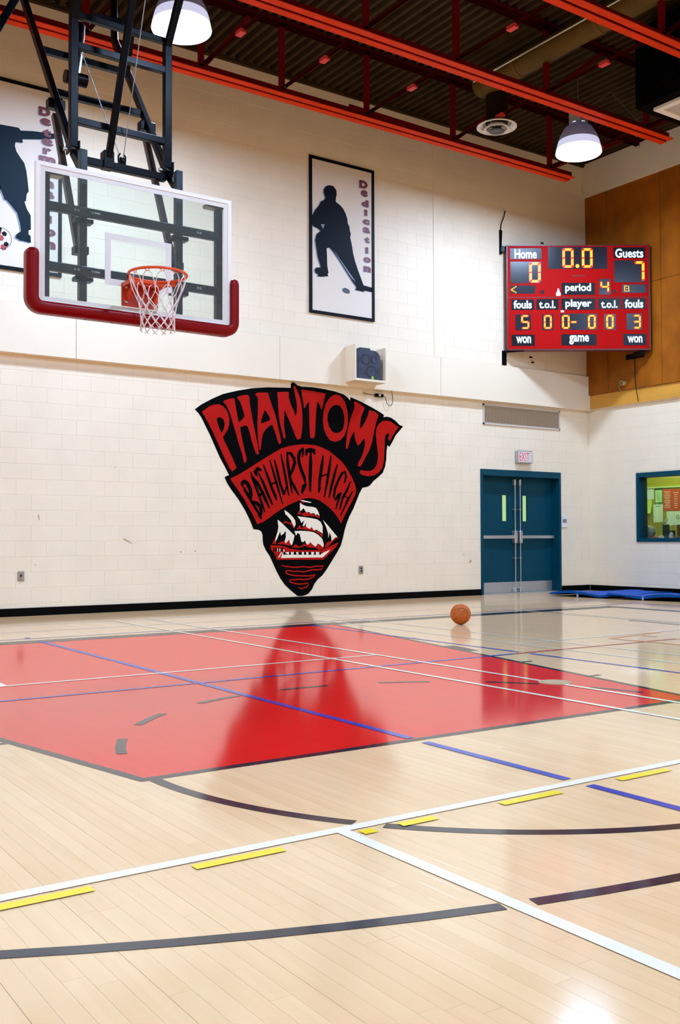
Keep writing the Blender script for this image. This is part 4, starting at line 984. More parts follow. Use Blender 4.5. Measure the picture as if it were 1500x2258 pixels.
led_dots([(1060,684+8*i) for i in range(6)]+[(1070,684),(1080,684),(1090,688),(1093,696),(1087,704),(1076,704),(1093,711),(1096,719),(1090,724),(1080,725),(1070,725)],0.008,'glowing amber letter B')
mb = MB()
for q in ((393,715,405,745),(410,715,425,745),(968,712,979,742),(984,712,995,742)): sbox(mb,*q,0,0.003)
mb.build('sounder_slot', SBBLK, sb)
mb = MB(); sbox(mb,520,735,556,760,0,0.004); sbox(mb,528,715,548,735,0,0.004); sbox(mb,533,702,543,715,0,0.004); sbox(mb,556,874,580,890,0,0.004); mb.build('sticker', mat('sticker_white',(0.85,0.8,0.8),0.5), sb)
mb = MB()
for i in range(6): sbox(mb,652+16*i,597,664+16*i,608,0,0.002)
mb.build('maker_plate', SBDK, sb)
# brackets
MB().bar(sp_(cu_(150),4.37,-0.05),(-2.20,UP-0.02,4.37),0.05,0.045).build('bracket', BLACKP, sb)
b2 = MB(); q = Vector(sp_(cu_(165),4.36,-0.06)); b2.box((q.x-0.11,UP-0.02,4.12),(q.x-0.01,UP+0.001-0.005,4.38)); b2.bar((q.x-0.06,UP-0.02,4.36),sp_(cu_(270),4.365,-0.03),0.05,0.03); b2.build('bracket', BLACKP, sb)
q = Vector(sp_(cu_(1150),4.36,-0.06)); b2 = MB().bar((-0.10,q.y+0.25,4.33),sp_(cu_(1200),4.34,-0.03),0.10,0.07); b2.box((-0.115,q.y+0.02,4.28),(-0.10,q.y+0.42,4.375)); b2.build('bracket', BLACKP, sb)
q = Vector(sp_(cu_(118),6.2,-0.06)); MB().bar((q.x-0.02,q.y+0.10,6.15),(q.x-0.04,UP-0.01,6.55),0.03,0.06,up=(1,0,0)).box((q.x-0.07,UP-0.03,6.12),(q.x-0.03,UP-0.005,6.56)).bar((q.x-0.05,UP-0.03,6.22),sp_(cu_(150),6.20,-0.07),0.03,0.10).build('bracket', BLACKP, sb)
MB().tube([(q.x-0.045,UP-0.015,6.55),(q.x-0.03,UP-0.02,6.68),(q.x+0.04,UP-0.02,6.82),(q.x+0.07,UP-0.02,6.93)],0.009,6).build('cable', BLACKP, sb)
MB().tube([(-0.115,-1.22,4.35),(-0.115,-1.23,3.9),(-0.115,-1.25,3.72),(-0.07,-1.26,3.5)],0.006,6).build('cable', BLACKP, sb)
cd_ = thing('conduit_stub', (-0.10,-0.98,3.83), 'round pipe stub with a looped wire on the wood panelling under the scoreboard', 'conduit')
MB().lathe((-0.10,-0.98,3.86),[(0.045,0.0),(0.045,0.10),(0.034,0.10),(0.034,0.0)],18,axis=(-1,0,0)).build('pipe_end', mat('stub_tan',(0.42,0.26,0.10),0.5), cd_)
MB().tube([(-0.15,-0.98,3.86),(-0.17,-0.93,3.83),(-0.16,-0.88,3.80),(-0.11,-0.90,3.72)],0.006,6).build('wire', CABLE, cd_)

# ------------------------------------------------------------------ mural on the back wall
MUR = {'field':[[(-8.381,2.897),(-8.276,2.976),(-8.098,3.075),(-7.918,3.159),(-7.686,3.226),(-7.425,3.286),(-7.159,3.322),(-6.913,3.338),(-6.736,3.349),(-6.736,3.405),(-6.709,3.443),(-6.706,3.444),(-6.663,3.432),(-6.613,3.399),(-6.533,3.385),(-6.343,3.391),(-6.135,3.383),(-5.925,3.363),(-5.742,3.327),(-5.665,3.288),(-5.611,3.238),(-5.603,3.293),(-5.4,3.236),(-5.163,3.152),(-5.002,3.086),(-4.929,3.049),(-4.938,3.012),(-4.856,3.024),(-4.775,3.01),(-4.692,2.969),(-4.602,2.902),(-4.527,2.883),(-4.594,2.817),(-4.686,2.726),(-4.76,2.604),(-4.818,2.523),(-4.859,2.553),(-4.879,2.441),(-4.885,2.311),(-4.91,2.193),(-4.959,2.087),(-5.056,2.012),(-5.152,1.945),(-5.216,1.878),(-5.264,1.851),(-5.375,1.829),(-5.438,1.725),(-5.552,1.489),(-5.631,1.364),(-5.683,1.257),(-5.723,1.15),(-5.755,1.032),(-5.801,0.894),(-5.879,0.778),(-5.981,0.642),(-6.083,0.507),(-6.159,0.424),(-6.247,0.363),(-6.309,0.292),(-6.353,0.21),(-6.421,0.145),(-6.495,0.119),(-6.581,0.111),(-6.629,0.121),(-6.665,0.153),(-6.75,0.212),(-6.846,0.292),(-6.929,0.396),(-7.0,0.515),(-7.059,0.628),(-7.117,0.74),(-7.187,0.832),(-7.228,0.913),(-7.24,0.984),(-7.243,1.065),(-7.263,1.115),(-7.303,1.14),(-7.342,1.145),(-7.403,1.152),(-7.427,1.209),(-7.473,1.307),(-7.548,1.437),(-7.659,1.599),(-7.769,1.727),(-7.851,1.838),(-7.883,1.902),(-7.888,1.926),(-7.86,1.939),(-7.815,1.957),(-7.815,1.953),(-7.882,2.069),(-7.978,2.227),(-8.062,2.395),(-8.134,2.541),(-8.217,2.686),(-8.276,2.789),(-8.323,2.85)]],'letters':[[[(-8.266,2.87),(-8.217,2.905),(-8.146,2.958),(-8.062,2.991),(-7.978,3.001),(-7.918,2.98),(-7.87,2.935),(-7.833,2.873),(-7.811,2.798),(-7.815,2.711),(-7.839,2.634),(-7.882,2.566),(-7.918,2.521),(-7.894,2.457),(-7.833,2.352),(-7.76,2.215),(-7.689,2.071),(-7.736,2.031),(-7.76,2.011),(-7.809,2.061),(-7.882,2.188),(-7.978,2.378),(-8.074,2.566),(-8.158,2.711),(-8.217,2.804)],[(-8.024,2.779),(-8.002,2.802),(-7.966,2.81),(-7.93,2.796),(-7.9,2.765),(-7.89,2.717),(-7.896,2.663),(-7.918,2.607),(-7.94,2.576),(-7.966,2.615),(-7.996,2.689)]],[[(-7.918,3.045),(-7.882,3.07),(-7.809,3.097),(-7.735,3.111),(-7.721,3.087),(-7.711,3.023),(-7.686,2.904),(-7.668,2.818),(-7.652,2.756),(-7.612,2.784),(-7.553,2.848),(-7.569,2.913),(-7.606,3.008),(-7.631,3.072),(-7.668,3.108),(-7.686,3.128),(-7.625,3.155),(-7.563,3.171),(-7.5,3.181),(-7.469,3.151),(-7.465,3.063),(-7.438,2.922),(-7.4,2.748),(-7.363,2.585),(-7.325,2.421),(-7.306,2.301),(-7.319,2.278),(-7.357,2.304),(-7.388,2.374),(-7.426,2.471),(-7.469,2.623),(-7.494,2.687),(-7.519,2.716),(-7.575,2.704),(-7.625,2.685),(-7.625,2.635),(-7.594,2.506),(-7.557,2.344),(-7.523,2.225),(-7.52,2.181),(-7.544,2.145),(-7.563,2.158),(-7.594,2.277),(-7.65,2.427),(-7.711,2.619),(-7.76,2.758),(-7.803,2.886),(-7.857,2.99),(-7.894,3.025)]],[[(-7.371,3.197),(-7.343,3.221),(-7.261,3.235),(-7.146,3.24),(-7.12,3.166),(-7.069,3.036),(-7.018,2.917),(-6.979,2.774),(-6.947,2.653),(-6.915,2.52),(-6.915,2.487),(-6.941,2.461),(-6.964,2.484),(-6.992,2.572),(-7.031,2.67),(-7.072,2.755),(-7.121,2.732),(-7.185,2.678),(-7.236,2.603),(-7.255,2.524),(-7.268,2.413),(-7.277,2.357),(-7.297,2.356),(-7.312,2.455),(-7.327,2.587),(-7.331,2.741),(-7.327,2.874),(-7.322,3.007),(-7.322,3.14),(-7.34,3.172)],[(-7.198,2.977),(-7.153,2.919),(-7.104,2.844),(-7.121,2.815),(-7.198,2.783),(-7.268,2.758),(-7.264,2.812),(-7.242,2.88)]],[[(-6.981,3.261),(-6.874,3.276),(-6.776,3.283),(-6.772,3.193),(-6.743,3.105),(-6.69,3.007),(-6.651,2.913),(-6.628,2.974),(-6.623,3.06),(-6.635,3.158),(-6.663,3.266),(-6.689,3.362),(-6.677,3.394),(-6.649,3.372),(-6.606,3.295),(-6.562,3.188),(-6.534,3.067),(-6.524,2.919),(-6.524,2.784),(-6.535,2.672),(-6.557,2.572),(-6.6,2.552),(-6.629,2.562),(-6.658,2.616),(-6.708,2.723),(-6.75,2.806),(-6.796,2.898),(-6.835,2.974),(-6.851,3.001),(-6.855,2.906),(-6.862,2.77),(-6.849,2.659),(-6.83,2.581),(-6.843,2.552),(-6.869,2.562),(-6.895,2.656),(-6.927,2.766),(-6.953,2.899),(-6.966,3.066),(-6.972,3.178)]],[[(-6.548,3.337),(-6.46,3.338),(-6.314,3.331),(-6.165,3.318),(-6.088,3.312),(-6.106,3.235),(-6.136,3.145),(-6.154,3.054),(-6.181,3.073),(-6.203,3.128),(-6.24,3.173),(-6.255,3.124),(-6.267,2.999),(-6.278,2.849),(-6.286,2.699),(-6.298,2.599),(-6.33,2.585),(-6.377,2.592),(-6.389,2.693),(-6.396,2.866),(-6.398,3.014),(-6.402,3.16),(-6.439,3.123),(-6.468,3.071),(-6.493,3.045),(-6.502,3.106),(-6.519,3.203)]],[[(-5.879,3.316),(-5.788,3.291),(-5.711,3.202),(-5.666,3.065),(-5.654,2.939),(-5.674,2.785),(-5.729,2.655),(-5.806,2.581),(-5.912,2.551),(-6.003,2.571),(-6.078,2.648),(-6.125,2.758),(-6.14,2.882),(-6.129,3.008),(-6.091,3.136),(-6.031,3.228),(-5.955,3.291)],[(-5.88,3.148),(-5.804,3.132),(-5.75,3.06),(-5.725,2.96),(-5.728,2.845),(-5.759,2.755),(-5.82,2.707),(-5.897,2.69),(-5.972,2.717),(-6.025,2.789),(-6.054,2.888),(-6.047,2.989),(-6.001,3.08),(-5.941,3.128)]],[[(-5.538,3.209),(-5.51,3.227),(-5.432,3.204),(-5.322,3.141),(-5.353,3.074),(-5.393,2.995),(-5.414,2.891),(-5.418,2.79),(-5.37,2.829),(-5.307,2.923),(-5.259,3.016),(-5.234,3.106),(-5.147,3.095),(-5.067,3.068),(-5.038,3.031),(-5.083,2.937),(-5.116,2.832),(-5.149,2.7),(-5.181,2.569),(-5.23,2.451),(-5.309,2.331),(-5.381,2.213),(-5.42,2.173),(-5.464,2.184),(-5.455,2.236),(-5.388,2.328),(-5.34,2.446),(-5.316,2.562),(-5.332,2.639),(-5.387,2.584),(-5.434,2.524),(-5.469,2.519),(-5.505,2.591),(-5.525,2.667),(-5.53,2.743),(-5.574,2.689),(-5.613,2.611),(-5.645,2.507),(-5.671,2.443),(-5.696,2.454),(-5.691,2.556),(-5.675,2.684),(-5.643,2.825),(-5.596,2.968),(-5.534,3.1),(-5.522,3.152)]],[[(-4.619,2.862),(-4.693,2.897),(-4.775,2.944),(-4.857,2.958),(-4.954,2.946),(-5.035,2.895),(-5.084,2.821),(-5.096,2.716),(-5.085,2.587),(-5.062,2.446),(-5.054,2.33),(-5.079,2.225),(-5.135,2.145),(-5.215,2.11),(-5.31,2.107),(-5.397,2.12),(-5.428,2.096),(-5.421,2.058),(-5.358,2.034),(-5.247,2.023),(-5.136,2.042),(-5.039,2.09),(-4.966,2.177),(-4.933,2.283),(-4.925,2.413),(-4.916,2.544),(-4.915,2.648),(-4.899,2.714),(-4.866,2.749),(-4.828,2.742),(-4.825,2.705),(-4.85,2.665),(-4.809,2.615),(-4.76,2.696),(-4.693,2.792)]]],'banner':[[(-7.797,1.904),(-7.659,1.966),(-7.52,2.044),(-7.36,2.141),(-7.208,2.23),(-7.044,2.325),(-6.898,2.403),(-6.751,2.444),(-6.602,2.47),(-6.502,2.482),(-6.397,2.483),(-6.275,2.477),(-6.152,2.448),(-6.028,2.402),(-5.903,2.325),(-5.776,2.239),(-5.67,2.121),(-5.585,2.0),(-5.521,1.879),(-5.495,1.774),(-5.522,1.703),(-5.587,1.596),(-5.684,1.445),(-5.748,1.34),(-5.799,1.239),(-5.827,1.295),(-5.906,1.395),(-5.989,1.472),(-6.093,1.544),(-6.196,1.602),(-6.298,1.634),(-6.42,1.645),(-6.52,1.626),(-6.64,1.581),(-6.789,1.523),(-6.916,1.459),(-7.046,1.378),(-7.161,1.302),(-7.247,1.255),(-7.337,1.226),(-7.389,1.333),(-7.473,1.463),(-7.566,1.609),(-7.677,1.753),(-7.751,1.841)]],'words':[[([(-7.603,1.796),(-7.592,1.845),(-7.557,1.869),(-7.506,1.84),(-7.459,1.759),(-7.447,1.677),(-7.445,1.587)],0.0499),([(-7.58,1.797),(-7.538,1.724),(-7.445,1.587),(-7.342,1.44),(-7.266,1.309)],0.0365),([(-7.436,1.57),(-7.342,1.547),(-7.28,1.491),(-7.266,1.416),(-7.29,1.35),(-7.264,1.305)],0.0442)],[([(-7.452,2.014),(-7.417,1.925),(-7.36,1.794),(-7.294,1.639),(-7.247,1.516),(-7.199,1.405)],0.0326),([(-7.435,1.957),(-7.341,1.861),(-7.247,1.715),(-7.19,1.6),(-7.121,1.472)],0.0403),([(-7.294,1.656),(-7.242,1.723)],0.0576)],[([(-7.341,1.956),(-7.368,2.017),(-7.322,2.068),(-7.258,2.046)],0.0538),([(-7.318,2.01),(-7.227,1.848),(-7.142,1.667),(-7.063,1.519)],0.0365)],[([(-7.232,2.138),(-7.141,1.933),(-7.074,1.769),(-7.012,1.653),(-6.997,1.594)],0.0365),([(-7.117,2.213),(-7.035,1.979),(-6.977,1.805),(-6.888,1.54)],0.0307),([(-7.103,1.835),(-6.997,1.875)],0.048)],[([(-7.035,2.219),(-6.987,2.056),(-6.929,1.84),(-6.861,1.69),(-6.841,1.691)],0.0346),([(-6.918,2.314),(-6.87,2.11),(-6.816,1.86),(-6.777,1.667)],0.0326),([(-6.861,1.69),(-6.816,1.817)],0.0442)],[([(-6.805,2.349),(-6.796,2.18),(-6.757,1.963),(-6.718,1.706)],0.0403),([(-6.81,2.332),(-6.746,2.33),(-6.677,2.253),(-6.667,2.177),(-6.712,2.065),(-6.757,1.971)],0.0422),([(-6.752,1.954),(-6.673,1.804),(-6.592,1.681)],0.0403)],[([(-6.506,2.427),(-6.569,2.364),(-6.597,2.29),(-6.587,2.18),(-6.539,2.063),(-6.487,1.954),(-6.475,1.878)],0.0442),([(-6.506,2.427),(-6.511,2.345),(-6.534,2.272)],0.0288),([(-6.454,1.87),(-6.5,1.818),(-6.54,1.71)],0.0595)],[([(-6.463,2.305),(-6.443,2.383),(-6.377,2.399),(-6.311,2.389),(-6.294,2.33)],0.0538),([(-6.372,2.395),(-6.373,2.215),(-6.383,1.958),(-6.382,1.739)],0.048)],[([(-6.137,2.324),(-6.163,2.154),(-6.2,1.946),(-6.221,1.732)],0.0442),([(-6.221,1.735),(-6.176,1.826)],0.023),([(-5.988,2.33),(-6.018,2.143),(-6.06,1.916),(-6.118,1.662)],0.0365),([(-6.179,1.994),(-6.044,2.027)],0.0422)],[([(-5.863,2.199),(-5.925,2.016),(-5.988,1.814),(-6.028,1.65)],0.0365)],[([(-5.73,1.895),(-5.698,1.997),(-5.719,2.084),(-5.777,2.047),(-5.851,1.931),(-5.915,1.798),(-5.934,1.676),(-5.91,1.625),(-5.842,1.705),(-5.799,1.745),(-5.842,1.644),(-5.9,1.469)],0.0346)],[([(-5.607,1.928),(-5.682,1.778),(-5.763,1.663),(-5.827,1.465)],0.0346),([(-5.827,1.465),(-5.784,1.536)],0.023),([(-5.57,1.768),(-5.662,1.63),(-5.806,1.372)],0.0326),([(-5.747,1.698),(-5.651,1.652)],0.0326)]],'sails':[[(-6.977,1.299),(-6.904,1.249),(-6.808,1.167),(-6.736,1.106),(-6.673,1.054),(-6.694,0.972),(-6.722,0.902),(-6.76,0.941),(-6.772,0.993),(-6.833,0.931),(-6.85,0.972),(-6.83,1.034),(-6.832,1.131),(-6.868,1.085),(-6.916,1.054),(-6.934,1.116),(-6.963,1.054),(-6.993,0.993),(-7.02,0.961),(-7.011,1.024),(-6.981,1.105),(-6.963,1.187),(-6.973,1.248)],[(-6.858,1.449),(-6.784,1.409),(-6.711,1.348),(-6.663,1.292),(-6.651,1.23),(-6.682,1.173),(-6.69,1.209),(-6.718,1.25),(-6.736,1.291),(-6.772,1.327),(-6.808,1.362),(-6.838,1.383)],[(-6.571,1.603),(-6.516,1.607),(-6.356,1.576),(-6.387,1.567),(-6.479,1.579)],[(-6.574,1.567),(-6.516,1.532),(-6.442,1.512),(-6.343,1.505),(-6.275,1.489),(-6.231,1.431),(-6.207,1.364),(-6.257,1.389),(-6.282,1.378),(-6.319,1.409),(-6.369,1.398),(-6.406,1.424),(-6.455,1.418),(-6.51,1.485),(-6.535,1.454),(-6.565,1.438),(-6.571,1.437)],[(-6.624,1.354),(-6.381,1.33),(-6.257,1.311),(-6.188,1.269),(-6.151,1.201),(-6.151,1.085),(-6.207,1.117),(-6.27,1.148),(-6.313,1.132),(-6.357,1.19),(-6.394,1.158),(-6.443,1.179),(-6.468,1.21),(-6.443,1.262),(-6.505,1.199),(-6.523,1.21),(-6.492,1.293),(-6.547,1.251),(-6.578,1.313)],[(-6.676,1.121),(-6.566,1.129),(-6.419,1.122),(-6.32,1.106),(-6.232,1.064),(-6.157,1.001),(-6.13,0.917),(-6.139,0.867),(-6.195,0.907),(-6.245,0.928),(-6.283,0.876),(-6.345,0.918),(-6.382,0.95),(-6.432,0.908),(-6.456,0.924),(-6.487,0.981),(-6.511,0.95),(-6.548,0.961),(-6.566,1.033),(-6.578,1.075),(-6.615,1.096),(-6.645,1.054)],[(-6.144,1.301),(-6.081,1.244),(-6.005,1.17),(-5.916,1.08),(-5.868,1.032),(-5.916,1.022),(-5.98,0.969),(-5.987,1.033),(-6.018,1.107),(-6.037,1.033),(-6.044,1.012),(-6.046,1.085),(-6.081,1.18),(-6.119,1.254)]],'jags':[[(-7.076,0.928),(-7.005,1.039),(-7.017,0.961),(-6.993,0.958),(-7.011,0.927)],[(-6.981,0.922),(-6.94,0.952),(-6.85,0.972),(-6.833,0.931),(-6.772,0.993),(-6.76,0.941),(-6.722,0.902),(-6.785,0.9),(-6.88,0.921)],[(-6.88,1.249),(-6.844,1.28),(-6.784,1.255),(-6.681,1.255),(-6.688,1.173),(-6.724,1.219),(-6.796,1.244)],[(-6.565,1.598),(-6.485,1.576),(-6.522,1.558)],[(-6.62,1.385),(-6.578,1.448),(-6.541,1.386),(-6.467,1.428),(-6.369,1.398),(-6.282,1.378),(-6.207,1.358),(-6.207,1.327),(-6.282,1.352),(-6.381,1.362),(-6.492,1.355),(-6.565,1.386)],[(-6.639,1.152),(-6.578,1.22),(-6.542,1.168),(-6.468,1.21),(-6.419,1.158),(-6.357,1.237),(-6.307,1.132),(-6.22,1.117),(-6.195,1.085),(-6.151,1.085),(-6.157,1.022),(-6.22,1.085),(-6.32,1.127),(-6.443,1.143),(-6.566,1.158)],[(-6.73,0.869),(-6.652,0.92),(-6.579,0.878),(-6.493,0.93),(-6.444,0.903),(-6.382,0.955),(-6.289,0.876),(-6.245,0.934),(-6.195,0.897),(-6.151,0.896),(-6.139,0.865),(-6.158,0.812),(-6.208,0.823),(-6.283,0.861),(-6.382,0.866),(-6.493,0.893),(-6.591,0.863)],[(-5.868,1.032),(-5.863,1.011),(-5.904,1.001),(-5.968,0.948),(-6.057,0.875),(-6.12,0.87),(-6.069,0.948),(-5.98,0.969),(-5.916,1.027)],[(-7.105,0.907),(-6.928,0.901),(-6.833,0.88),(-6.737,0.849),(-6.567,0.826),(-6.382,0.823),(-6.208,0.825),(-6.095,0.854),(-5.968,0.9),(-5.846,0.95),(-5.891,0.873),(-6.006,0.779),(-6.14,0.674),(-6.994,0.683),(-7.011,0.739),(-7.047,0.8),(-7.088,0.831)]],'hullw':[[(-6.922,0.709),(-6.881,0.801),(-6.785,0.762),(-6.196,0.755),(-6.12,0.791),(-6.006,0.83),(-6.057,0.78),(-6.152,0.709)],[(-6.97,0.718),(-6.916,0.799),(-6.895,0.799),(-6.95,0.716)],[(-6.833,0.8),(-6.196,0.794),(-6.196,0.752),(-6.833,0.759)],[(-6.881,0.848),(-6.845,0.819),(-6.863,0.807),(-6.89,0.819)],[(-6.987,0.859),(-6.973,0.859),(-6.973,0.808),(-6.988,0.808)],[(-6.946,0.858),(-6.931,0.858),(-6.931,0.807),(-6.946,0.807)]],'ports':[[(-6.875,0.801),(-6.839,0.8),(-6.834,0.759),(-6.877,0.76)],[(-6.773,0.8),(-6.741,0.799),(-6.737,0.758),(-6.775,0.759)],[(-6.688,0.799),(-6.645,0.798),(-6.64,0.757),(-6.691,0.758)],[(-6.601,0.798),(-6.542,0.797),(-6.538,0.756),(-6.603,0.757)],[(-6.5,0.797),(-6.463,0.796),(-6.458,0.755),(-6.502,0.755)],[(-6.417,0.796),(-6.37,0.796),(-6.365,0.754),(-6.42,0.754)],[(-6.314,0.795),(-6.283,0.795),(-6.278,0.753),(-6.317,0.753)],[(-6.216,0.794),(-6.189,0.794),(-6.185,0.752),(-6.218,0.752)],[(-7.056,0.871),(-7.037,0.871),(-7.037,0.808),(-7.056,0.808)],[(-7.021,0.871),(-6.993,0.871),(-6.993,0.808),(-7.021,0.808)],[(-6.968,0.871),(-6.95,0.871),(-6.95,0.807),(-6.969,0.808)],[(-6.926,0.871),(-6.914,0.87),(-6.914,0.807),(-6.926,0.807)],[(-6.904,0.87),(-6.88,0.87),(-6.881,0.807),(-6.904,0.807)]],'waves':[[(-6.917,0.6),(-6.833,0.578),(-6.689,0.56),(-6.531,0.569),(-6.383,0.556),(-6.271,0.573),(-6.134,0.571),(-6.171,0.524),(-6.247,0.515),(-6.346,0.517),(-6.445,0.498),(-6.519,0.486),(-6.592,0.501),(-6.689,0.498),(-6.773,0.515),(-6.827,0.506),(-6.833,0.481),(-6.785,0.459),(-6.689,0.436),(-6.58,0.429),(-6.482,0.426),(-6.383,0.424),(-6.284,0.443),(-6.322,0.407),(-6.408,0.373),(-6.507,0.365),(-6.58,0.377),(-6.665,0.369),(-6.75,0.371),(-6.762,0.351),(-6.713,0.319),(-6.592,0.3),(-6.507,0.303),(-6.427,0.316),(-6.421,0.28),(-6.47,0.245),(-6.544,0.231),(-6.611,0.249)]],'skater':[[(-6.054,6.64),(-5.977,6.64),(-5.923,6.586),(-5.915,6.522),(-5.931,6.454),(-5.934,6.395),(-5.854,6.359),(-5.791,6.312),(-5.737,6.23),(-5.705,6.145),(-5.701,6.087),(-5.666,6.034),(-5.659,5.97),(-5.64,5.927),(-5.654,5.866),(-5.636,5.804),(-5.612,5.703),(-5.597,5.614),(-5.557,5.489),(-5.494,5.341),(-5.391,5.126),(-5.218,5.111),(-5.218,5.036),(-5.351,5.04),(-5.391,5.038),(-5.367,5.018),(-5.551,5.025),(-5.535,5.08),(-5.591,5.131),(-5.732,5.293),(-5.888,5.477),(-5.996,5.589),(-6.058,5.637),(-6.111,5.615),(-6.104,5.469),(-6.101,5.341),(-6.077,5.229),(-6.097,5.206),(-6.077,5.175),(-6.197,5.147),(-6.28,5.141),(-6.272,5.174),(-6.325,5.192),(-6.34,5.24),(-6.302,5.282),(-6.227,5.29),(-6.234,5.333),(-6.279,5.441),(-6.309,5.602),(-6.328,5.714),(-6.301,5.808),(-6.225,5.872),(-6.27,5.903),(-6.361,5.925),(-6.388,5.959),(-6.388,6.087),(-6.33,6.186),(-6.254,6.277),(-6.216,6.349),(-6.147,6.387),(-6.132,6.429),(-6.162,6.487),(-6.162,6.552),(-6.116,6.613)],[(-6.225,5.981),(-6.148,5.995),(-6.176,5.913)],[(-5.965,5.607),(-5.888,5.516),(-5.701,5.324),(-5.59,5.209),(-5.546,5.157),(-5.638,5.215),(-5.81,5.411),(-5.919,5.537)]],'puck':[[(-5.815,5.008),(-5.765,5.035),(-5.702,5.024),(-5.663,4.997),(-5.667,4.957),(-5.718,4.944),(-5.781,4.954),(-5.812,4.976)]],'p2':[(-6.441,7.046),(-5.179,7.054),(-5.172,4.554),(-6.425,4.556)],'p2i':[(-6.396,7.007),(-5.225,7.009),(-5.21,4.603),(-6.383,4.593)],'p2let':[(-5.384,6.784),(-5.368,6.641),(-5.353,6.479),(-5.34,6.329),(-5.333,6.175),(-5.327,6.04),(-5.318,5.883),(-5.321,5.711),(-5.316,5.553),(-5.314,5.401)],'kicker':[[(-11.369,6.421),(-11.219,6.415),(-11.037,6.423),(-10.976,6.425),(-10.95,6.394),(-10.79,6.424),(-10.643,6.438),(-10.506,6.454),(-10.495,6.387),(-10.664,6.341),(-10.929,6.284),(-10.918,6.237),(-11.016,6.228),(-11.025,6.174),(-11.005,6.106),(-10.953,6.034),(-10.901,5.972),(-10.875,5.883),(-10.859,5.772),(-10.84,5.608),(-10.868,5.561),(-10.876,5.466),(-10.897,5.462),(-10.867,5.373),(-10.813,5.289),(-10.809,5.102),(-10.84,5.086),(-10.84,5.034),(-10.812,5.018),(-10.808,4.925),(-10.875,4.929),(-10.906,4.935),(-10.942,4.929),(-10.973,4.944),(-11.008,4.959),(-11.004,4.996),(-10.968,5.033),(-10.938,5.059),(-10.953,5.16),(-10.99,5.288),(-11.062,5.368),(-11.128,5.433),(-11.153,5.434),(-11.214,5.587),(-11.334,5.727),(-11.386,6.023)]],'p1px':[(-11.223,7.042),(-10.404,7.033),(-10.386,4.532),(-11.208,4.501)],'sballc':[(-11.205,4.919),(-11.061,4.943)],'p1let':[(-10.634,6.721),(-10.618,6.587),(-10.601,6.443),(-10.595,6.317),(-10.595,6.195),(-10.594,6.079),(-10.579,5.754),(-10.568,5.614),(-10.562,5.282),(-10.554,5.104),(-10.552,4.936)]}
mu = thing('wall_mural', (-6.55,0,0.1), 'big black and red crest mural with a sailing ship painted on the block wall', 'mural')
def wl_(d): return lambda x,z: (x, -d, z)
MB().poly(MUR['field'], wl_(0.0012)).build('black_field', MBLACK, mu)
for lp in MUR['letters']: MB().poly(lp, wl_(0.0020)).build('big_letter', MRED, mu)
bn = MB().poly(MUR['banner'], wl_(0.0020)).build('red_banner', MRED, mu, 'red arched banner')
for ch in MUR['words']:
    mb = MB()
    for pts,wd in ch: mb.ribbon(pts, wd*1.35, wl_(0.0028))
    mb.build('banner_letter', MBLACK, bn)
sh = MB()
for lp in MUR['jags']: sh.poly([lp], wl_(0.0020))
ship = sh.build('ship', MRED, mu, 'red hull and sail shadows of the ship')
for lp in MUR['sails']: MB().poly([lp], wl_(0.0028)).build('sail', MWHITE, ship)
sh = MB()
for lp in MUR['hullw']: sh.poly([lp], wl_(0.0028))
sh.build('hull_stripe', MWHITE, ship)
sh = MB()
for lp in MUR['ports']: sh.poly([lp], wl_(0.0036))
sh.build('gun_port', MBLACK, ship)
MB().ribbon(MUR['waves'][0], 0.020, wl_(0.0020)).build('wave_line', MRED, mu)

# ------------------------------------------------------------------ two framed posters
PBLK = mat('poster_black', (0.003,0.004,0.006), 0.5, spec=0.1); PWHT = mat('poster_white', (0.80,0.71,0.60), 0.5, spec=0.2); PGRY = mat('poster_shadow', (0.22,0.24,0.30), 0.5)
PMAR = mat('poster_maroon', (0.16,0.008,0.012), 0.5); PBLU = mat('poster_figure', (0.003,0.005,0.010), 0.5, spec=0.1)
def poster(x0, x1, z0, z1, label, word, lx, lz, lh, lw):
    t = thing('poster', ((x0+x1)/2,UP,z0), label, 'poster', 'tall framed sports posters')
    yf = UP-0.03; b = 0.047
    mb = MB(); mb.box((x0,yf,z0),(x0+b,UP-0.004,z1)); mb.box((x1-b,yf,z0),(x1,UP-0.004,z1)); mb.box((x0+b,yf,z0),(x1-b,UP-0.004,z0+b)); mb.box((x0+b,yf,z1-b),(x1-b,UP-0.004,z1))
    mb.build('frame', PBLK, t, 'thin black frame'); MB().box((x0+b,UP-0.018,z0+b),(x1-b,UP-0.004,z1-b)).build('board', PWHT, t)
    y = UP-0.019
    for ch,(cx,cz),h,w_ in zip(word, lx, lh, lw):
        lt = MB(); put_text(lt, ch, (cx-w_/2,cz-h/2,cx+w_/2,cz+h/2), lambda u,v:(u,y-0.0020,v), 0.07); lo2 = lt.build('letter', PMAR, t)
        lt = MB(); put_text(lt, ch, (cx-w_/2-0.014,cz-h/2-0.010,cx+w_/2-0.014,cz+h/2-0.010), lambda u,v:(u,y-0.0012,v), 0.07); lt.build('letter_shadow', PGRY, lo2)
    return t, y
p2, py = poster(-6.435,-5.175,4.553,7.05,'tall poster of a hockey player silhouette with the word Dedication','Dedication',MUR['p2let'],None,[0.13,0.105,0.115,0.105,0.085,0.095,0.105,0.105,0.09,0.095],[0.165,0.14,0.14,0.065,0.14,0.14,0.105,0.065,0.15,0.145])
MB().poly([[(a-0.022,b-0.006) if a-0.022 > -6.385 else (-6.385,b-0.006) for a,b in MUR['skater'][0]]], lambda x,z:(x,py-0.0006,z)).build('figure_shadow', PGRY, p2)
MB().poly(MUR['skater'], lambda x,z:(x,py-0.0014,z)).build('figure', PBLU, p2, 'black silhouette of a hockey player')
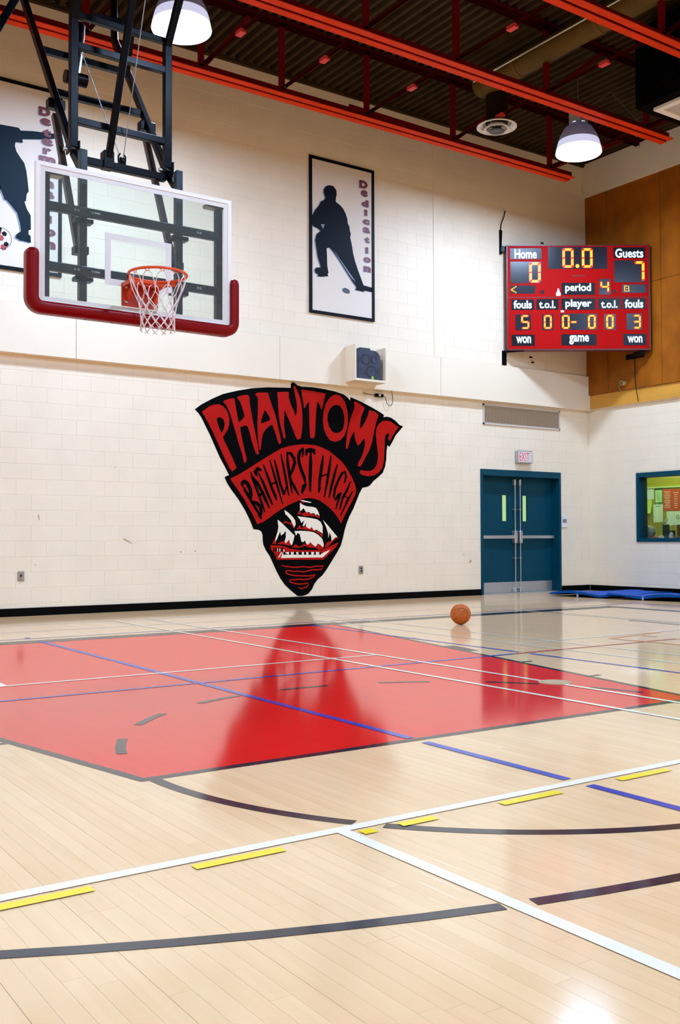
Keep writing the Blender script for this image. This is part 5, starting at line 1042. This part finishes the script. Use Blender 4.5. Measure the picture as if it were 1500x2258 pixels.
MB().poly(MUR['puck'], lambda x,z:(x,py-0.0014,z)).build('puck', mat('puck_grey',(0.03,0.04,0.06),0.4), p2)
LP1 = MUR['p1let']; let1 = LP1[:6]+[((-10.585),5.915)]+LP1[6:8]+[(-10.565,5.448)]+LP1[8:]
p1, py1 = poster(-11.65,-10.395,4.525,7.04,'tall poster of a soccer player silhouette with the word Determination, behind the backboard','Determination',[(a,b) for a,b in let1],None,[0.12,0.10,0.11,0.10,0.085,0.095,0.10,0.095,0.10,0.11,0.105,0.10,0.10],[0.155,0.145,0.115,0.155,0.115,0.225,0.065,0.15,0.14,0.11,0.07,0.155,0.15])
MB().poly([[(a-0.02,b-0.012) for a,b in MUR['kicker'][0]]], lambda x,z:(x,py1-0.0006,z)).build('figure_shadow', PGRY, p1)
kf = MB().poly(MUR['kicker'], lambda x,z:(x,py1-0.0014,z)); kf.poly([[(-11.36+0.105*math.cos(a),6.72+0.14*math.sin(a)) for a in [2*math.pi*i/24 for i in range(24)]]], lambda x,z:(x,py1-0.0014,z)); kf.poly([[(-11.42,6.66),(-11.28,6.66),(-11.25,6.45),(-11.46,6.45)]], lambda x,z:(x,py1-0.0014,z)); kf.poly([[(-11.42,5.75),(-11.2,5.6),(-11.28,5.1),(-11.42,4.85),(-11.40,4.68),(-11.56,4.68),(-11.52,5.1),(-11.50,5.5)]], lambda x,z:(x,py1-0.0014,z)); kf.build('figure', mat('poster_teal_figure',(0.002,0.012,0.022),0.5,spec=0.1), p1, 'dark silhouette of a soccer player')
sbx, sbz, sbr = -11.20, 4.925, 0.138
def disc(c, r, n=30): return [(c[0]+r*math.cos(2*math.pi*i/n), c[1]+r*math.sin(2*math.pi*i/n)) for i in range(n)]
fb = MB().poly([disc((sbx,sbz),sbr)], lambda x,z:(x,py1-0.0014,z)).build('soccer_ball', PWHT, p1, 'printed soccer ball in red, black and white')
def pent(c, r, a0, n=5): return [(c[0]+r*math.cos(a0+2*math.pi*i/n), c[1]+r*math.sin(a0+2*math.pi*i/n)) for i in range(n)]
for c_,a in (((0.045,0.062),0.4),((0.07,-0.07),0.2),((-0.075,-0.02),0.9),((-0.02,0.115),0.3)): MB().poly([pent((sbx+c_[0],sbz+c_[1]),0.036,a)], lambda x,z:(x,py1-0.0022,z)).build('ball_patch', PBLK, fb)
for c_,a in (((0.0,0.0),0.2),((-0.03,0.075),0.1),((0.035,-0.115),0.3)): MB().poly([pent((sbx+c_[0],sbz+c_[1]),0.042,a,6)], lambda x,z:(x,py1-0.0021,z)).build('ball_patch', mat('patch_red',(0.45,0.03,0.03),0.5), fb)
mb = MB(); mb.ribbon(disc((sbx,sbz),sbr,36)+[disc((sbx,sbz),sbr,36)[0]],0.006,lambda x,z:(x,py1-0.0026,z),taper=False); mb.build('ball_outline', PBLK, fb)

# ------------------------------------------------------------------ speaker in its wall box, plug and lead
SX0,SX1,SZ0,SZ1,SY = -5.785,-5.165,3.505,4.075,-0.395
wx = thing('speaker_box', (-5.47,UP,SZ0), 'cream wooden box on the wall holding a dark speaker, above the mural', 'wall box')
CRB = mat('box_cream', (0.86,0.73,0.54), 0.55, spec=0.2); tk = 0.022
MB().box((SX0,SY,SZ0),(SX0+tk,UP-0.053,SZ1)).build('side_panel', CRB, wx); MB().box((SX1-tk,SY,SZ0),(SX1,UP-0.053,SZ1)).build('side_panel', CRB, wx)
MB().box((SX0+tk,SY,SZ0),(SX1-tk,UP-0.053,SZ0+tk+0.012)).build('bottom_panel', CRB, wx); MB().box((SX0+tk,UP-0.07,SZ0+tk),(SX1-tk,UP-0.053,SZ1)).build('back_panel', CRB, wx)
spk = thing('speaker', (-5.5,-0.25,SZ0+tk+0.012), 'dark blue grey rounded speaker standing in the cream wall box', 'speaker')
prof = []; w0, h0, rc = 0.235, 0.47, 0.13; zb = SZ0+tk+0.013; xc = -5.505
prof = [(xc-w0,zb),(xc+w0,zb),(xc+w0,zb+h0-rc)] + [(xc+w0-rc+rc*math.cos(a),zb+h0-rc+rc*math.sin(a)) for a in [math.pi/2*i/8 for i in range(1,9)]] + [(xc-w0,zb+h0)]
SPK = mat('speaker_cloth', (0.028,0.034,0.060), 0.6, noise=0.5, nscale=9, bump=0.4, bscale=200)
MB().slab(prof, lambda x,z:(x,-0.365,z), lambda x,z:(x,-0.14,z)).build('cabinet', SPK, spk)
for cx,cz,r_ in ((xc-0.06,zb+0.33,0.085),(xc+0.11,zb+0.33,0.06),(xc+0.05,zb+0.14,0.10)): MB().lathe((cx,-0.366,cz),[(0,-0.004),(r_*0.5,-0.003),(r_*0.85,0.002),(r_,0.006),(r_*1.05,0.0)],22,axis=(0,-1,0)).build('cone', mat('speaker_cone',(0.016,0.020,0.040),0.5), spk)
MB().box((xc-0.14,-0.34,zb+h0),(xc+0.06,-0.24,zb+h0+0.035),0.006).build('handle', mat('speaker_handle',(0.02,0.035,0.055),0.5), spk)
MB().poly([pent((xc+0.075,zb+0.03),0.028,0.5,7)], lambda x,z:(x,-0.372,z)).build('sticker', mat('sticker_green',(0.35,0.55,0.05),0.5), spk)
pg = thing('plug_adapter', (-5.02,0,3.36), 'small black plug adapter with a looped lead below the speaker box', 'plug')
MB().box((-5.13,-0.055,3.335),(-4.97,-0.004,3.385),0.006).build('adapter', BLACK_RUBBER, pg); MB().box((-5.075,-0.062,3.345),(-5.035,-0.055,3.375)).build('label_patch', mat('patch_tan',(0.6,0.5,0.38),0.6), pg)
MB().tube([(-5.36,-0.012,3.375),(-5.25,-0.016,3.368),(-5.13,-0.02,3.362)],0.010,6).build('prong_lead', mat('lead_tan',(0.35,0.22,0.08),0.6), pg)
MB().tube([(-4.97,-0.03,3.36),(-4.93,-0.04,3.34),(-4.90,-0.045,3.24),(-4.86,-0.05,3.20),(-4.81,-0.05,3.21),(-4.78,-0.05,3.28),(-4.80,-0.06,3.40),(-4.86,-0.09,3.49)],0.005,6).build('lead', BLACK_RUBBER, pg)
# wall marks: small chips where the paint has come off
CHIP = mat('chip_tan', (0.50,0.36,0.22), 0.8)
def chip(x, z, w_, h_, rot, sd, yy=-0.0008):
    rr = random.Random(sd); n = 9; c_, s_ = math.cos(rot), math.sin(rot); pts = []
    for i in range(n):
        a = 2*math.pi*i/n; q = rr.uniform(0.55,1.0); u = w_/2*q*math.cos(a); v = h_/2*q*math.sin(a); pts.append((x+u*c_-v*s_, z+u*s_+v*c_))
    MB().poly([pts], lambda a,b:(a,yy,b)).build('paint_chip', CHIP, wall_back)
for k,(x,z,w_,h_,r_) in enumerate(((-9.42,0.985,0.19,0.035,-0.5),(-10.66,1.30,0.03,0.10,0.2),(-8.37,0.83,0.03,0.03,0),(-8.60,0.82,0.05,0.02,-0.4),(-10.70,0.67,0.03,0.02,0),(-9.60,2.0,0.02,0.02,0),(-3.05,0.60,0.09,0.05,0.3),(-3.2,0.72,0.08,0.015,0))): chip(x,z,w_,h_,r_,k)
for k,(x,z) in enumerate(((-1.55,4.24),(-1.6,4.33),(-1.28,6.5))): MB().box((x-0.03,UP-0.014,z-0.012),(x+0.035,UP-0.002,z+0.014)).build('wall_fixing', BLACKP, wall_back)

# ------------------------------------------------------------------ blue gym mats
MATB = mat('mat_blue', (0.005,0.085,0.42), 0.5, spec=0.05, noise=0.12, nscale=5); MATD = mat('mat_underside', (0.003,0.004,0.008), 0.7)
def gym_mat(corners, label, sd, lift):
    """quad slab in plan with a wavy top and edges that curl off the floor"""
    rr = random.Random(sd); n, m_ = 16, 10; t = thing('gym_mat', (sum(c[0] for c in corners)/4,sum(c[1] for c in corners)/4,0), label, 'mat', 'blue gym mats')
    A_,B_,C_,D_ = [Vector(c) for c in corners]
    ph = [rr.uniform(0,6) for _ in range(4)]
    def top(i,j,half):
        a, b = i/n, j/m_
        p = (A_*(1-a)+B_*a)*(1-b)+(D_*(1-a)+C_*a)*b
        edge = min(b,1-b)*2
        w_ = 0.010*math.sin(a*7+ph[0])+0.008*math.sin(b*6+a*4+ph[1])
        crease = -0.012*math.exp(-((a-0.5)*22)**2)
        return (p.x, p.y, lift*(1-min(1,b*2.5))*abs(math.sin(a*3.2+ph[2]))+0.052+w_+crease if half else 0.0+lift*(1-min(1,b*2.5))*abs(math.sin(a*3.2+ph[2]))+max(0,w_)*0.6)
    for half,nm,mm in ((True,'cover',MATB),(False,'underside',MATD)):
        mb = MB(); vs = []; fs = []
        for i in range(n+1):
            for j in range(m_+1):
                q = Vector(top(i,j,True)); u_ = Vector(top(i,j,False))
                vs.append(q if half else u_+Vector((0,0,0.004)))
        fs = [(i*(m_+1)+j,(i+1)*(m_+1)+j,(i+1)*(m_+1)+j+1,i*(m_+1)+j+1) for i in range(n) for j in range(m_)]
        if half:
            k = len(vs)
            for i in range(n+1):
                for j in range(m_+1):
                    q = Vector(top(i,j,True)); u_ = Vector(top(i,j,False)); vs.append(Vector((q.x,q.y,u_.z+0.014)))
            def id_(i,j): return i*(m_+1)+j
            for i in range(n):
                for j in (0,m_): fs.append((id_(i,j),id_(i+1,j),k+id_(i+1,j),k+id_(i,j)))
            for j in range(m_):
                for i in (0,n): fs.append((id_(i,j),id_(i,j+1),k+id_(i,j+1),k+id_(i,j)))
        mb.add(vs, fs, half); mb.build(nm, mm, t)
    for a,b in ((0.5,0.0),):
        q = A_*(1-a)+B_*a; MB().box((q.x-0.012,q.y-0.012,0.005),(q.x+0.012,q.y+0.012,0.055)).build('seam_tab', mat('tab_grey',(0.3,0.35,0.45),0.6), t)
gym_mat([(-2.02,-0.90),(-1.90,-2.06),(-0.12,-2.0),(-0.12,-0.86)], 'blue vinyl gym mat lying nearest the teal door', 2, 0.045)
gym_mat([(-1.93,-2.09),(-1.70,-3.35),(-0.10,-3.35),(-0.12,-2.04)], 'blue vinyl gym mat under the office window', 5, 0.06)

# ------------------------------------------------------------------ basketball on the floor
bp_ = Vector((-7.096,-4.36,0.0)); BR = 0.1195
bb = thing('basketball', tuple(bp_), 'worn orange basketball resting on the floor in front of the door', 'basketball')
bc = bp_+Vector((0,0,BR))
uv_ball(bc,BR,40,26).build('skin', mat('ball_leather',(0.50,0.105,0.010),0.55,spec=0.25,noise=0.18,nscale=18,bump=0.5,bscale=260), bb)
toc = (CAM-bc).normalized(); rx = toc.cross(Vector((0,0,1))).normalized(); ry = rx.cross(toc)   # rx: to the right is -rx seen from the camera
sx_ = -rx
def bpt(u, v):   # point on the ball seen at (u right, v up) in ball radii
    w_ = math.sqrt(max(0,1-u*u-v*v)); return bc+(sx_*u+ry*v+toc*w_)*(BR+0.0004)
SEAM = mat('ball_seam',(0.06,0.018,0.008),0.6)
def seam(pts):
    MB().tube([bpt(*q) for q in pts],0.0028,6).build('seam', SEAM, bb)
seam([(-0.68,-0.70),(-0.4,-0.42),(-0.1,-0.1),(0.2,0.22),(0.45,0.45),(0.72,0.66)])
seam([(-0.97,0.02),(-0.8,0.22),(-0.5,0.43),(-0.15,0.55),(0.15,0.57),(0.38,0.52),(0.55,0.38),(0.64,0.15),(0.64,-0.1),(0.55,-0.4),(0.38,-0.7)])
seam([(0.72,0.66),(0.82,0.45),(0.92,0.2),(0.97,-0.1)])
mb = MB(); q0 = [( -0.62,-0.02),(0.0,0.36)]
def bfn(u, v):
    a = 0.62; d = (math.cos(a),math.sin(a)); n_ = (-math.sin(a),math.cos(a)); return bpt(-0.36+d[0]*u+n_[0]*v, 0.13+d[1]*u+n_[1]*v)
put_text(mb,'Boys',(-0.34,-0.07,0.34,0.10),bfn,0.0); mb.build('faded_print', mat('ball_print',(0.16,0.07,0.05),0.6), bb)
